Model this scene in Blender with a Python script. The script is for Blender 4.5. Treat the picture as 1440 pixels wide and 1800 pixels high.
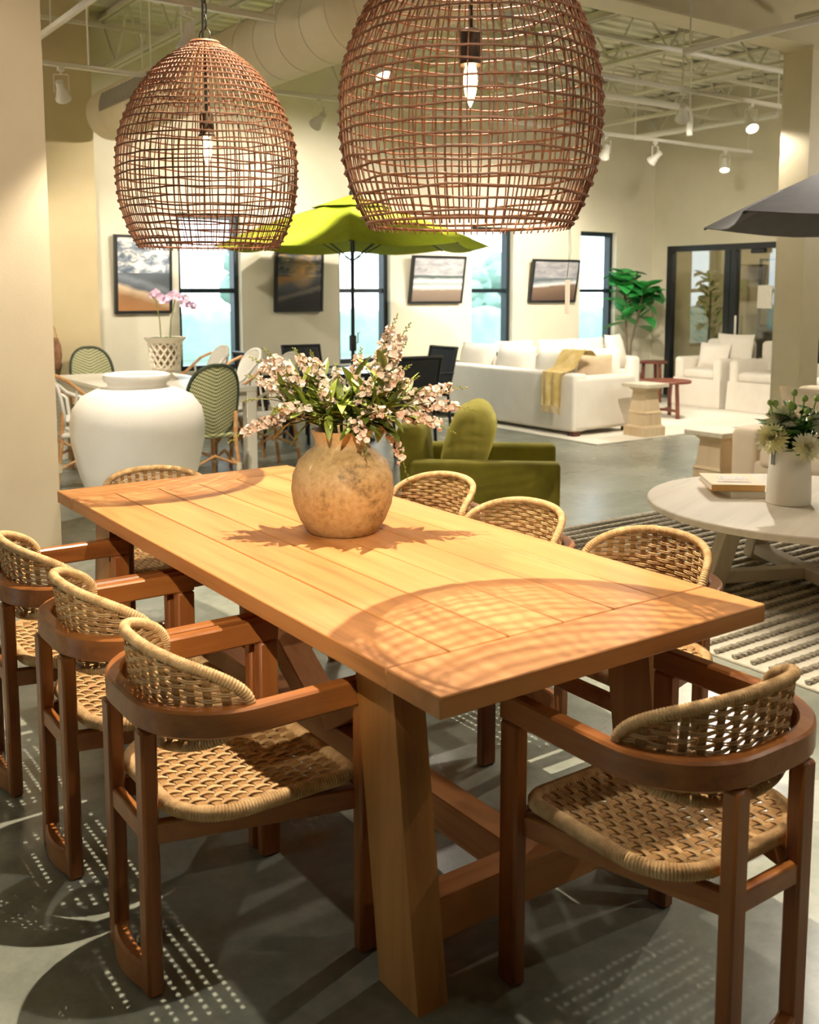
import bpy, math, random
from mathutils import Vector, Matrix
for _o in list(bpy.data.objects): bpy.data.objects.remove(_o)
scene = bpy.context.scene
col = scene.collection
R = math.radians
PI = math.pi

# ------------------------------------------------------------------ camera, world, exposure
cd = bpy.data.cameras.new('camera'); cam = bpy.data.objects.new('camera', cd); col.objects.link(cam)
cam.location = (0, 0, 1.5)
cam.rotation_euler = (R(90 - 6.631), 0, R(54.682 - 90))
cd.sensor_fit = 'VERTICAL'; cd.sensor_height = 36.0; cd.lens = 1780.52 / 1800 * 36
cd.shift_y = -182 / 1800
cd.clip_start = 0.05; cd.clip_end = 200
cd.dof.use_dof = True; cd.dof.focus_distance = 3.0; cd.dof.aperture_fstop = 5.0
scene.camera = cam

vs = scene.view_settings
vs.view_transform = 'Standard'; vs.look = 'None'; vs.gamma = 1.0; vs.use_curve_mapping = False
vs.exposure = 0.36
scene.cycles.use_denoising = True
scene.cycles.max_bounces = 7
scene.cycles.use_adaptive_sampling = True; scene.cycles.adaptive_threshold = 0.025
scene.cycles.diffuse_bounces = 4
scene.cycles.transparent_max_bounces = 16
scene.cycles.sample_clamp_indirect = 6
scene.cycles.caustics_reflective = False; scene.cycles.caustics_refractive = False
scene.cycles.use_light_tree = True

w = bpy.data.worlds.new('daylight'); scene.world = w; w.use_nodes = True
bg = w.node_tree.nodes['Background']
bg.inputs['Color'].default_value = (0.84, 0.95, 1.0, 1); bg.inputs['Strength'].default_value = 4.5

# ------------------------------------------------------------------ helpers: colour and materials
def lin(c):
    if isinstance(c, str):
        c = tuple(int(c[i:i+2], 16) for i in (0, 2, 4))
    return tuple(((v/255)/12.92 if v/255 <= .04045 else ((v/255+.055)/1.055)**2.4) for v in c) + (1,)
def newmat(name):
    m = bpy.data.materials.new(name); m.use_nodes = True
    nt = m.node_tree; return m, nt, nt.nodes['Principled BSDF']
def N(nt, t, **k):
    n = nt.nodes.new(t)
    for a, b in k.items():
        if a.startswith('_'): setattr(n, a[1:], b)
        else: n.inputs[a.replace('0', ' ')].default_value = b
    return n
def coords(nt, scale=(1,1,1), rnd=True, kind='Object'):
    tc = nt.nodes.new('ShaderNodeTexCoord'); mp = nt.nodes.new('ShaderNodeMapping')
    mp.inputs['Scale'].default_value = scale
    nt.links.new(tc.outputs[kind], mp.inputs['Vector'])
    if rnd:
        oi = nt.nodes.new('ShaderNodeObjectInfo'); mm = nt.nodes.new('ShaderNodeMath'); mm.operation = 'MULTIPLY'
        mm.inputs[1].default_value = 37.0
        nt.links.new(oi.outputs['Random'], mm.inputs[0])
        cb = nt.nodes.new('ShaderNodeCombineXYZ')
        for i in range(3): nt.links.new(mm.outputs[0], cb.inputs[i])
        nt.links.new(cb.outputs[0], mp.inputs['Location'])
    return mp.outputs['Vector']
def ramp(nt, fac, stops):
    r = nt.nodes.new('ShaderNodeValToRGB'); e = r.color_ramp.elements
    e[0].position, e[0].color = stops[0][0], stops[0][1]
    e[1].position, e[1].color = stops[-1][0], stops[-1][1]
    for p, c in stops[1:-1]:
        x = e.new(p); x.color = c
    nt.links.new(fac, r.inputs['Fac']); return r.outputs['Color']
def noise(nt, vec, scale, detail=3, rough=.55, dist=0):
    n = nt.nodes.new('ShaderNodeTexNoise'); n.inputs['Scale'].default_value = scale
    n.inputs['Detail'].default_value = detail; n.inputs['Roughness'].default_value = rough
    n.inputs['Distortion'].default_value = dist
    nt.links.new(vec, n.inputs['Vector']); return n.outputs['Fac']
def bump(nt, b, h, strength, dist=.01):
    n = nt.nodes.new('ShaderNodeBump'); n.inputs['Strength'].default_value = strength; n.inputs['Distance'].default_value = dist
    nt.links.new(h, n.inputs['Height']); nt.links.new(n.outputs['Normal'], b.inputs['Normal'])
def plain(name, c, rough=.6, c2=None, scale=8, bmp=0, bscale=None, metal=0, spec=.5, sheen=0, trans=0, sub=0, stretch=(1,1,1)):
    m, nt, b = newmat(name)
    b.inputs['Roughness'].default_value = rough; b.inputs['Metallic'].default_value = metal
    b.inputs['Specular IOR Level'].default_value = spec
    if sheen:
        b.inputs['Sheen Weight'].default_value = sheen; b.inputs['Sheen Roughness'].default_value = .4
        b.inputs['Sheen Tint'].default_value = lin(c2 or c)
    v = coords(nt, stretch)
    f = noise(nt, v, scale)
    nt.links.new(ramp(nt, f, [(.3, lin(c)), (.7, lin(c2 or c))]), b.inputs['Base Color'])
    if bmp: bump(nt, b, noise(nt, v, bscale or scale*6, 4), bmp)
    return m
def wood(name, dark, mid, light, axis='Y', rough=.45, sc=1.0, knots=.0):
    m, nt, b = newmat(name); b.inputs['Roughness'].default_value = rough
    s = {'X': (.9, 14, 14), 'Y': (14, .9, 14), 'Z': (14, 14, .9)}[axis]
    v = coords(nt, tuple(x*sc for x in s))
    f1 = noise(nt, v, 1.3, 6, .6, .6)
    v2 = coords(nt, tuple(x*sc*.16+.15 for x in s))
    f2 = noise(nt, v2, 2.2, 2)
    mx = N(nt, 'ShaderNodeMath', _operation='MULTIPLY_ADD'); mx.inputs[1].default_value = .55
    nt.links.new(f1, mx.inputs[0])
    mx2 = N(nt, 'ShaderNodeMath', _operation='MULTIPLY'); mx2.inputs[1].default_value = .45
    nt.links.new(f2, mx2.inputs[0]); nt.links.new(mx2.outputs[0], mx.inputs[2])
    nt.links.new(ramp(nt, mx.outputs[0], [(.30, lin(dark)), (.47, lin(mid)), (.68, lin(light))]), b.inputs['Base Color'])
    bump(nt, b, f1, .12, .004)
    return m
def emit(name, c, s):
    m, nt, b = newmat(name)
    b.inputs['Emission Color'].default_value = lin(c); b.inputs['Emission Strength'].default_value = s
    b.inputs['Base Color'].default_value = lin(c); return m
def panemat(name, tint=(.97, .99, 1, 1), refl=.07):
    m, nt, b = newmat(name); nt.nodes.remove(b)
    out = nt.nodes['Material Output']
    t = N(nt, 'ShaderNodeBsdfTransparent'); t.inputs[0].default_value = tint
    g = N(nt, 'ShaderNodeBsdfGlossy'); g.inputs['Roughness'].default_value = .02
    lw = N(nt, 'ShaderNodeLayerWeight'); lw.inputs[0].default_value = .5
    pw_ = N(nt, 'ShaderNodeMath', _operation='POWER'); pw_.inputs[1].default_value = 4; nt.links.new(lw.outputs['Facing'], pw_.inputs[0])
    mm = N(nt, 'ShaderNodeMath', _operation='MULTIPLY_ADD'); mm.inputs[1].default_value = .7; mm.inputs[2].default_value = refl - .03
    nt.links.new(pw_.outputs[0], mm.inputs[0])
    mx = N(nt, 'ShaderNodeMixShader'); nt.links.new(mm.outputs[0], mx.inputs[0])
    nt.links.new(t.outputs[0], mx.inputs[1]); nt.links.new(g.outputs[0], mx.inputs[2])
    nt.links.new(mx.outputs[0], out.inputs['Surface']); return m

# ------------------------------------------------------------------ helpers: geometry
class MB:
    def __init__(s): s.v = []; s.f = []
    def add(s, vs_, fs, M=None):
        o = len(s.v)
        for p in vs_:
            p = Vector(p); s.v.append(M @ p if M else p)
        s.f += [tuple(i + o for i in f) for f in fs]; return s
    def box(s, c, d, b=0, M=None):
        hx, hy, hz = d[0]/2, d[1]/2, d[2]/2
        if b <= 0:
            vs_ = [(c[0]+x*hx, c[1]+y*hy, c[2]+z*hz) for x in (-1, 1) for y in (-1, 1) for z in (-1, 1)]
            return s.add(vs_, [(0,1,3,2),(4,6,7,5),(0,4,5,1),(2,3,7,6),(0,2,6,4),(1,5,7,3)], M)
        b = min(b, hx*.99, hy*.99, hz*.99)
        vs_, idx = [], {}
        for x in (-1, 1):
            for y in (-1, 1):
                for z in (-1, 1):
                    for a in range(3):
                        q = [x*(hx-b), y*(hy-b), z*(hz-b)]; q[a] = (x*hx, y*hy, z*hz)[a]
                        idx[(x,y,z,a)] = len(vs_); vs_.append((c[0]+q[0], c[1]+q[1], c[2]+q[2]))
        fs = []
        for a in range(3):
            o1, o2 = (a+1) % 3, (a+2) % 3
            for sg in (-1, 1):
                k = []
                for u, v in ((-1,-1),(1,-1),(1,1),(-1,1)):
                    t = [0,0,0]; t[a] = sg; t[o1] = u; t[o2] = v; k.append(idx[(*t, a)])
                fs.append(tuple(k) if sg > 0 else tuple(reversed(k)))
            for u in (-1, 1):
                for v in (-1, 1):
                    k = []
                    for sg, ax in ((-1, o1), (-1, o2), (1, o2), (1, o1)):
                        t = [0,0,0]; t[o1] = u; t[o2] = v; t[a] = sg; k.append(idx[(*t, ax)])
                    fs.append(tuple(k))
        for x in (-1, 1):
            for y in (-1, 1):
                for z in (-1, 1): fs.append(tuple(idx[(x,y,z,a)] for a in range(3)))
        return s.add(vs_, fs, M)
    def beam(s, p0, p1, w, h, b=0, up=(0,0,1)):
        p0, p1 = Vector(p0), Vector(p1); d = p1 - p0; L = d.length; z = d.normalized(); u = Vector(up)
        if abs(z.dot(u)) > .98: u = Vector((0,1,0))
        x = u.cross(z).normalized(); y = z.cross(x)
        M = Matrix((x, y, z)).transposed().to_4x4(); M.translation = (p0+p1)/2
        return s.box((0,0,0), (w, h, L), b, M)
    def ring(s, pts, n, closed, prof):
        pass
    def sweep(s, pts, prof, closed=False, up=None, caps=True, scale=None):
        pts = [Vector(p) for p in pts]; n = len(pts); m = len(prof); o = len(s.v)
        T = []
        for i in range(n):
            a = pts[i-1] if (i > 0 or closed) else pts[i]; b = pts[(i+1) % n] if (i < n-1 or closed) else pts[i]
            d = b - a; T.append(d.normalized() if d.length > 1e-9 else Vector((0,0,1)))
        u0 = Vector(up) if up else (Vector((0,0,1)) if abs(T[0].z) < .9 else Vector((1,0,0)))
        x = u0.cross(T[0]).normalized()
        for i in range(n):
            if up: x = u0.cross(T[i]); x = x.normalized() if x.length > 1e-6 else Vector((1,0,0))
            else: x = (x - T[i]*x.dot(T[i])).normalized()
            y = T[i].cross(x); k = scale[i] if scale else 1
            for a, b in prof: s.v.append(pts[i] + x*a*k + y*b*k)
        for i in range(n if closed else n-1):
            j = (i+1) % n
            for k in range(m):
                l = (k+1) % m; s.f.append((o+i*m+k, o+i*m+l, o+j*m+l, o+j*m+k))
        if caps and not closed:
            s.f.append(tuple(o+k for k in reversed(range(m)))); s.f.append(tuple(o+(n-1)*m+k for k in range(m)))
        return s
    def tube(s, pts, r, n=8, closed=False, caps=True, rad=None):
        return s.sweep(pts, [(r*math.cos(2*PI*k/n), r*math.sin(2*PI*k/n)) for k in range(n)], closed, None, caps, rad)
    def cyl(s, p0, p1, r0, r1=None, n=14):
        return s.tube([p0, p1], r0, n, rad=[1, (r0 if r1 is None else r1)/r0])
    def lathe(s, prof, n=32, c=(0,0,0), M=None, cap0=True, cap1=True):
        o = []; fs = []
        for r, z in prof:
            for k in range(n):
                a = 2*PI*k/n; o.append((c[0]+r*math.cos(a), c[1]+r*math.sin(a), c[2]+z))
        for i in range(len(prof)-1):
            for k in range(n):
                l = (k+1) % n; fs.append((i*n+k, i*n+l, (i+1)*n+l, (i+1)*n+k))
        if cap0: fs.append(tuple(reversed(range(n))))
        if cap1: fs.append(tuple((len(prof)-1)*n+k for k in range(n)))
        return s.add(o, fs, M)
    def grid(s, fn, nu, nv, cu=False, cv=False, M=None):
        vs_ = [fn(i/(nu if cu else nu-1), j/(nv if cv else nv-1)) for i in range(nu) for j in range(nv)]
        fs = []
        for i in range(nu if cu else nu-1):
            for j in range(nv if cv else nv-1):
                a, b = (i+1) % nu, (j+1) % nv; fs.append((i*nv+j, a*nv+j, a*nv+b, i*nv+b))
        return s.add(vs_, fs, M)
    def soft(s, c, d, r=.04, bulge=(0,0,0), M=None):
        h = [x/2 for x in d]; r = min(r, *[x*.98 for x in h])
        ax = []
        for k in range(3):
            e = h[k]-r; q = [-h[k], -h[k]+r*.08, -h[k]+r*.35, -h[k]+r*.7, -e]
            mid = [e*t for t in (-.5, 0, .5)] if e > 1e-4 else [0]
            ax.append(q + mid + [-x for x in reversed(q)])
        vs_, fs, key = [], [], {}
        def vid(p):
            kk = tuple(round(x, 6) for x in p)
            if kk in key: return key[kk]
            inn = [max(-(h[i]-r), min(h[i]-r, p[i])) for i in range(3)]
            dd = Vector([p[i]-inn[i] for i in range(3)])
            q = Vector(inn) + (dd.normalized()*r if dd.length > 1e-9 else dd)
            t = [p[i]/h[i] for i in range(3)]
            for i in range(3):
                if bulge[i]:
                    j, k = (i+1) % 3, (i+2) % 3
                    q[i] += bulge[i]*t[i]*(1-t[j]**2)*(1-t[k]**2)
            key[kk] = len(vs_); vs_.append((c[0]+q[0], c[1]+q[1], c[2]+q[2])); return key[kk]
        for a in range(3):
            o1, o2 = (a+1) % 3, (a+2) % 3
            for sg in (-1, 1):
                for i in range(len(ax[o1])-1):
                    for j in range(len(ax[o2])-1):
                        k = []
                        for u, v in ((i,j),(i+1,j),(i+1,j+1),(i,j+1)):
                            p = [0,0,0]; p[a] = sg*h[a]; p[o1] = ax[o1][u]; p[o2] = ax[o2][v]; k.append(vid(p))
                        fs.append(tuple(k) if sg > 0 else tuple(reversed(k)))
        return s.add(vs_, fs, M)
    def pillow(s, w_, h_, t, M=None, n=11, pinch=.06):
        def f(sg):
            def g(u, v):
                x, y = 2*u-1, 2*v-1
                e = max(0, (1-abs(x)**2.6))**.55 * max(0, (1-abs(y)**2.6))**.55
                kx = 1-pinch*(1-y*y); ky = 1-pinch*(1-x*x)
                return (x*kx*w_/2, sg*t/2*e, y*ky*h_/2)
            return g
        s.grid(f(1), n, n, M=M); s.grid(f(-1), n, n, M=M); return s
    def mesh(s, name, sharp=38):
        me = bpy.data.meshes.new(name); me.from_pydata([tuple(p) for p in s.v], [], s.f)
        import bmesh
        bm = bmesh.new(); bm.from_mesh(me); bmesh.ops.remove_doubles(bm, verts=bm.verts, dist=1e-5)
        bmesh.ops.recalc_face_normals(bm, faces=bm.faces); bm.to_mesh(me); bm.free()
        me.shade_smooth(); me.set_sharp_from_angle(angle=R(sharp)); return me
    def build(s, name, mat, parent=None, loc=(0,0,0), rot=(0,0,0), sharp=38):
        return place(name, s.mesh(name, sharp), mat, parent, loc, rot)
def place(name, me, mat, parent=None, loc=(0,0,0), rot=(0,0,0), sc=None):
    if mat and not me.materials: me.materials.append(mat)
    o = bpy.data.objects.new(name, me); col.objects.link(o)
    o.location = loc; o.rotation_euler = rot
    if sc: o.scale = sc
    o.parent = parent
    return o
def tag(o, label=None, cat=None, group=None, kind=None):
    if label: o['label'] = label
    if cat: o['category'] = cat
    if group: o['group'] = group
    if kind: o['kind'] = kind
    return o
def thing(name, label, cat, loc=(0,0,0), rz=0, group=None):
    o = bpy.data.objects.new(name, None); col.objects.link(o); o.empty_display_size = .1
    o.location = loc; o.rotation_euler = (0, 0, rz); return tag(o, label, cat, group)
def struct(mb, name, mat, **k):
    return tag(mb.build(name, mat, **k), kind='structure')
KIDS = {}
def copy_tree(o, parent=None):
    kids = list(o.children)
    c = o.copy(); col.objects.link(c); c.parent = parent
    for ch in kids: copy_tree(ch, c)
    return c
def lerp(a, b, t): return a + (b-a)*t
def TRS(loc=(0,0,0), rot=(0,0,0)):
    from mathutils import Euler
    M = Euler(rot).to_matrix().to_4x4(); M.translation = loc; return M
FWD = Vector((math.cos(R(54.682)), math.sin(R(54.682)), 0)); RGT = Vector((FWD.y, -FWD.x, 0))
# ------------------------------------------------------------------ materials
WARM = (1.0, .895, .75)
TABLEW = (1.0, .85, .64)
M = {}
M['wall'] = plain('cream_paint', 'd9d3bd', .75, 'dfd9c4', 3, .05, 60)
M['wall_tan_and_shade'] = plain('tan_and_shade_paint', 'bfae86', .75, 'c6b68f', 3, .05, 60)  # tan of the office walls; on wall_recess it stands in for shade
M['wall_part'] = plain('beige_paint', 'd6c4a4', .7, 'dccbab', 3, .05, 60)
M['steel_cream'] = plain('cream_steel', 'dccfae', .5, 'e2d6b8', 4)
M['deck'] = plain('painted_deck', 'c9c5ae', .6, 'd6d2bd', 5)
M['white_metal'] = plain('white_enamel', 'ece9e0', .35)
M['black_metal'] = plain('black_metal', '16181b', .4, '1c1f22', 6)
M['frame_black'] = plain('window_frame_black', '0e1c22', .4, '13242b', 6)
M['glass'] = panemat('window_glass')
M['office_glass'] = panemat('office_glass', (.78, .80, .76, 1), .14)
M['lamp_face'] = emit('lamp_face', 'fff0d2', 9)
M['bulb'] = emit('warm_bulb', 'ffd79a', 26)
def floor_mat():
    m, nt, b = newmat('polished_concrete')
    v = coords(nt, (1,1,1), False)
    f = noise(nt, v, .9, 8, .62, .4); g = noise(nt, v, 14, 5, .7)
    mx = N(nt, 'ShaderNodeMath', _operation='MULTIPLY_ADD'); mx.inputs[1].default_value = .3
    nt.links.new(g, mx.inputs[0]); m2 = N(nt, 'ShaderNodeMath', _operation='MULTIPLY'); m2.inputs[1].default_value = .7
    nt.links.new(f, m2.inputs[0]); nt.links.new(m2.outputs[0], mx.inputs[2])
    nt.links.new(ramp(nt, mx.outputs[0], [(.33, lin('6b6f66')), (.5, lin('8a8e82')), (.68, lin('a1a395'))]), b.inputs['Base Color'])
    rr = N(nt, 'ShaderNodeMapRange'); rr.inputs['To Min'].default_value = .16; rr.inputs['To Max'].default_value = .36
    nt.links.new(f, rr.inputs['Value']); nt.links.new(rr.outputs[0], b.inputs['Roughness'])
    bump(nt, b, g, .03, .004); return m
M['floor'] = floor_mat()

# ------------------------------------------------------------------ the room
X0, X1, Y0, Y1, ZC = -6.0, 11.5, -6.0, 10.1, 4.15
struct(MB().box(((X0+X1)/2+1.6, (Y0+Y1)/2, -.06), (X1-X0+3.9, Y1-Y0+.6, .12)), 'floor', M['floor'])
# ceiling: fluted roof deck, flutes along X
mb = MB(); prof = []
y = Y0
while y < Y1:
    prof += [(y, ZC), (y+.085, ZC), (y+.105, ZC+.045), (y+.16, ZC+.045)]; y += .18
prof.append((Y1, ZC))
n = len(prof)
mb.add([(x, a, b) for x in (X0, X1) for a, b in prof], [(i, i+1, n+i+1, n+i) for i in range(n-1)])
mb.box(((X0+X1)/2, (Y0+Y1)/2, ZC+.10), (X1-X0, Y1-Y0, .06))
ceiling = struct(mb, 'ceiling', M['deck'], sharp=15)
# joists along Y, children of the ceiling
def joist(L):
    mb = MB(); zb, zt = ZC-.52, ZC-.03
    for s in (-1, 1):
        mb.box((s*.03, 0, zb), (.035, L, .03)); mb.box((s*.03, 0, zt), (.045, L, .035))
    k = int(L/.62); st = L/k
    pts = []
    for i in range(k):
        a = -L/2+i*st
        mb.cyl((0, a, zt), (0, a+st/2, zb), .012, n=5); mb.cyl((0, a+st/2, zb), (0, a+st, zt), .012, n=5)
    return mb.mesh('joist')
BY = 5.11
jm = joist(Y1-BY-.16); jm2 = joist(BY-Y0-.16)
x = 7.28-1.27*10
while x < X1:
    place('joist', jm, M['deck'], ceiling, (x, (Y1+BY)/2+.05, 0))
    if x > -1: place('joist', jm2, M['deck'], ceiling, (x, (Y0+BY)/2-.05, 0))
    x += 1.27
# bridging angles along X between the joists
for y in (6.9, 8.5):
    place('bridging', MB().box(((X0+X1)/2, y, ZC-.49), (X1-X0-.1, .03, .03)).mesh('bridging'), M['deck'], ceiling)
# main beam along X
zb = 3.45
mb = MB().box((2.7, BY, zb+.01), (17.3, .24, .02)).box((2.7, BY, zb+.26), (17.3, .016, .5)).box((2.7, BY, zb+.50), (17.3, .24, .02))
place('main_beam', mb.mesh('main_beam', 20), M['steel_cream'], ceiling)
# steel column
t = thing('steel_column', 'cream painted steel column holding the roof beam behind the beige sofa', 'column', (7.62, BY, 0))
MB().box((0, -.125, 1.72), (.26, .018, 3.44)).build('flange', M['steel_cream'], t)
MB().box((0, .125, 1.72), (.26, .018, 3.44)).build('flange', M['steel_cream'], t)
MB().box((-.005, 0, 1.72), (.012, .23, 3.44)).box((-.124, 0, 1.72), (.012, .23, 3.44)).build('web', M['steel_cream'], t)
MB().box((0, 0, 3.44), (.30, .30, .025)).build('cap_plate', M['steel_cream'], t)
MB().box((0, 0, .0125), (.36, .36, .025)).build('base_plate', M['steel_cream'], t)

# walls
WIN = [(4.20, 4.92), (6.16, 6.88), (8.12, 8.82), (10.03, 10.73)]; WZ0, WZ1, WT = .645, 2.31, .24
mb = MB(); xs = [3.1] + [v for w_ in WIN for v in w_] + [X1+.2]
for i in range(0, len(xs), 2):
    mb.box(((xs[i]+xs[i+1])/2, Y1+WT/2, ZC/2), (xs[i+1]-xs[i], WT, ZC))
for a, b in WIN:
    mb.box(((a+b)/2, Y1+WT/2, WZ0/2), (b-a, WT, WZ0)); mb.box(((a+b)/2, Y1+WT/2, (WZ1+ZC)/2), (b-a, WT, ZC-WZ1))
struct(mb, 'wall_back', M['wall'])
struct(MB().box(((X0+3.22)/2, 9.98, ZC/2), (3.22-X0, .56, ZC)), 'wall_recess', M['wall_tan_and_shade'])  # dimly lit wall, its shade put into the darker colour
struct(MB().box(((X0+1.70)/2, 6.02, ZC/2), (1.70-X0, .16, ZC)), 'wall_partition', M['wall_part'])
for k, (a, b) in enumerate(WIN):
    yf = Y1+.13; fw = .055; mb = MB()
    mb.box((a+fw/2, yf, (WZ0+WZ1)/2), (fw, .11, WZ1-WZ0)).box((b-fw/2, yf, (WZ0+WZ1)/2), (fw, .11, WZ1-WZ0))
    mb.box(((a+b)/2, yf, WZ0+fw/2), (b-a-2*fw, .11, fw)).box(((a+b)/2, yf, WZ1-fw/2), (b-a-2*fw, .11, fw))
    wn = struct(mb, 'window_%d' % (k+1), M['frame_black'])
    MB().box(((a+b)/2, yf, 1.50), (b-a-2*fw, .08, .05)).build('mullion', M['frame_black'], wn)
    for z0, z1 in ((WZ0+fw, 1.475), (1.525, WZ1-fw)):
        MB().box(((a+b)/2, yf+.02, (z0+z1)/2), (b-a-2*fw, .006, z1-z0)).build('pane', M['glass'], wn)
# right wall with the black storefront, office behind it
DY0, DY1, DZ = 3.4, 9.84, 2.13
mb = MB().box((X1+.1, (DY1+Y1)/2, ZC/2), (.2, Y1-DY1, ZC)).box((X1+.1, (DY0+DY1)/2, (DZ+ZC)/2), (.2, DY1-DY0, ZC-DZ))
mb.box((X1+.1, (Y0+DY0)/2, ZC/2), (.2, DY0-Y0, ZC))
mb.box((X1+.1, (Y0+Y1)/2, ZC+.035), (.2, Y1-Y0, .07))
struct(mb, 'wall_right', M['wall'])
sf = MB()
sf.box((X1+.05, (DY0+DY1)/2, DZ-.04), (.10, DY1-DY0, .08)).box((X1+.05, (DY0+DY1)/2, .04), (.10, DY1-DY0, .08))
posts = [DY1-.045, 8.80, 8.70, 7.66, 7.56, 6.5, 5.45, 4.4, DY0+.04]
for p in posts: sf.box((X1+.05, p, DZ/2), (.10, .09, DZ-.16))
st = struct(sf, 'door_1', M['black_metal'])
for a, b in ((8.845, DY1-.09), (7.705, 8.655), (6.545, 7.515), (5.495, 6.455), (4.445, 5.405), (3.48, 4.355)):
    MB().box((X1+.05, (a+b)/2, DZ/2), (.008, b-a, DZ-.16)).build('pane', M['office_glass'], st)
MB().box((X1-.02, 8.62, 1.02), (.03, .03, .30), .01).build('door_handle', M['white_metal'], st)
MB().box((X1-.01, 8.30, 2.02), (.06, .22, .06), .01).build('door_closer', M['black_metal'], st)
# office shell
OX = 14.9
mb = MB().box((OX+.1, 6.9, 1.5), (.2, 7.2, 3)).box(((X1+OX)/2+.1, 10.2, 1.5), (OX-X1-.2, .2, 3)).box(((X1+OX)/2+.1, 3.3, 1.5), (OX-X1-.2, .2, 3))
struct(mb, 'wall_office', M['wall_tan_and_shade'])
struct(MB().box(((X1+OX)/2+.1, 6.75, 3.05), (OX-X1-.2, 7.1, .1)), 'ceiling_office', M['deck'])
# walls behind the camera with shop-front glass that lets daylight in
mb = MB().box((X0-.1, (Y0+Y1)/2, 3.4), (.2, Y1-Y0, 1.5)).box((X0-.1, (Y0+Y1)/2, .15), (.2, Y1-Y0, .3))
mb.box((X0-.1, 8.0, 1.5), (.2, 4.2, 2.4)).box((X0-.1, -1.15, 1.5), (.2, 9.7, 2.4))
mb.box((X0-.1, (Y0+Y1)/2, ZC+.035), (.2, Y1-Y0, .07))
struct(mb, 'wall_left', M['wall'])
mb = MB().box(((X0+X1)/2, Y0-.1, 3.4), (X1-X0+.4, .2, 1.5)).box(((X0+X1)/2, Y0-.1, .15), (X1-X0+.4, .2, .3))
mb.box(((X0+X1)/2, Y0-.1, 1.5), (X1-X0+.4, .2, 2.4))
struct(mb, 'wall_front', M['wall'])
fr = MB()
for k in range(3): fr.box((X0-.1, 3.75+k*2.1/2, 1.5), (.08, .07, 2.4))
w5 = struct(fr, 'window_5', M['frame_black'])
MB().box((X0-.1, 4.8, 1.5), (.008, 2.2, 2.4)).build('pane', M['glass'], w5)
def portal(loc, rot, sx, sy):
    l = bpy.data.lights.new('portal', 'AREA'); l.shape = 'RECTANGLE'; l.size = sx; l.size_y = sy
    l.cycles.is_portal = True
    o = bpy.data.objects.new('window_portal', l); col.objects.link(o); o.location = loc; o.rotation_euler = rot
portal((X0+.02, 4.8, 1.5), (0, R(-90), 0), 2.4, 2.2)
for a, b in WIN: portal(((a+b)/2, Y1+.3, (WZ0+WZ1)/2), (R(-90), 0, 0), b-a, WZ1-WZ0)

# ------------------------------------------------------------------ outside
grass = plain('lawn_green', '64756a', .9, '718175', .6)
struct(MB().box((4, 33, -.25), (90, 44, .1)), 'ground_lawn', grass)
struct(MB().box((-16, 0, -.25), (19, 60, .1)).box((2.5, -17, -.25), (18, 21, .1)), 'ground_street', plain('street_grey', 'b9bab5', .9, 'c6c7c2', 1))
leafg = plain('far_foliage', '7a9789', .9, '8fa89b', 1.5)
bark = plain('bark', '6b5a48', .9, '85725c', 9)
rng = random.Random(5)
spots_t = [(4.5, 27, 3.2, 'left'), (9.5, 30, 2.6, ''), (13.5, 26, 3.0, ''), (17.5, 31, 3.4, ''), (21.5, 27, 2.5, ''), (26, 30, 3.2, ''), (31, 28, 2.8, ''), (0, 30, 2.9, '')]
tl = ['pale green tree in the leftmost window, nearest the orchid', 'round pale tree left of the umbrella pole outside', 'pale tree outside behind the umbrella pole', 'tall pale tree seen past the second window', 'small pale tree outside the third window', 'broad pale tree seen outside the third window', 'pale tree outside the window beside the fig', 'pale tree behind the beach picture on the left wall']
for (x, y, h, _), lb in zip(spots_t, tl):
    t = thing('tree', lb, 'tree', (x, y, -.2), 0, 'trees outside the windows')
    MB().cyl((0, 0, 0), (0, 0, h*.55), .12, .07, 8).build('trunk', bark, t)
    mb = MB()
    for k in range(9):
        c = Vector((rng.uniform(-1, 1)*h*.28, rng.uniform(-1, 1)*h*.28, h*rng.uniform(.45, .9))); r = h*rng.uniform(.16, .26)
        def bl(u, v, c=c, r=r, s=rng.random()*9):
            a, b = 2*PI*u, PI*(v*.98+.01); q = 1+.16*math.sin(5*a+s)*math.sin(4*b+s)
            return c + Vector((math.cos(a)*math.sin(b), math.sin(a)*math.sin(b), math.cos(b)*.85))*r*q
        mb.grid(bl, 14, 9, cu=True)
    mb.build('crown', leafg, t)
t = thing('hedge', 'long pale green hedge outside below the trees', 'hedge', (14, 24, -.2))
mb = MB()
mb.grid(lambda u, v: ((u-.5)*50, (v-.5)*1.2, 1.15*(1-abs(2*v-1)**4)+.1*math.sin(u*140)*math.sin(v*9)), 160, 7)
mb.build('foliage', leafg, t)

# ------------------------------------------------------------------ tracks and track lights
def track(p0, p1, label):
    p0, p1 = Vector(p0), Vector(p1); t = thing('light_track', label, 'track', (p0+p1)/2, 0, 'ceiling light tracks')
    h = (p1-p0)/2
    MB().beam(-h, h, .034, .034, .004).build('rail', M['white_metal'], t)
    k = max(2, int((p1-p0).length/2.2))
    for i in range(k+1):
        q = -h + 2*h*(i/k)*.98 + h*.02
        MB().cyl((q.x, q.y, .015), (q.x, q.y, ZC-p0.z), .006, n=6).build('hanger_rod', M['white_metal'], t)
track((3.62, 7.52, 3.1), (10.2, 7.52, 3.1), 'white ceiling light track nearest the window wall')
track((3.62, 5.55, 3.1), (9.6, 5.55, 3.1), 'white ceiling light track running beside the roof beam')
track((2.0, 7.52, 3.1), (2.96, 7.52, 3.1), 'short white light track by the shade-darkened wall, left of the air duct')
track((2.05, 5.55, 3.1), (2.96, 5.55, 3.1), 'short white light track above the small basket lamp')
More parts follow.
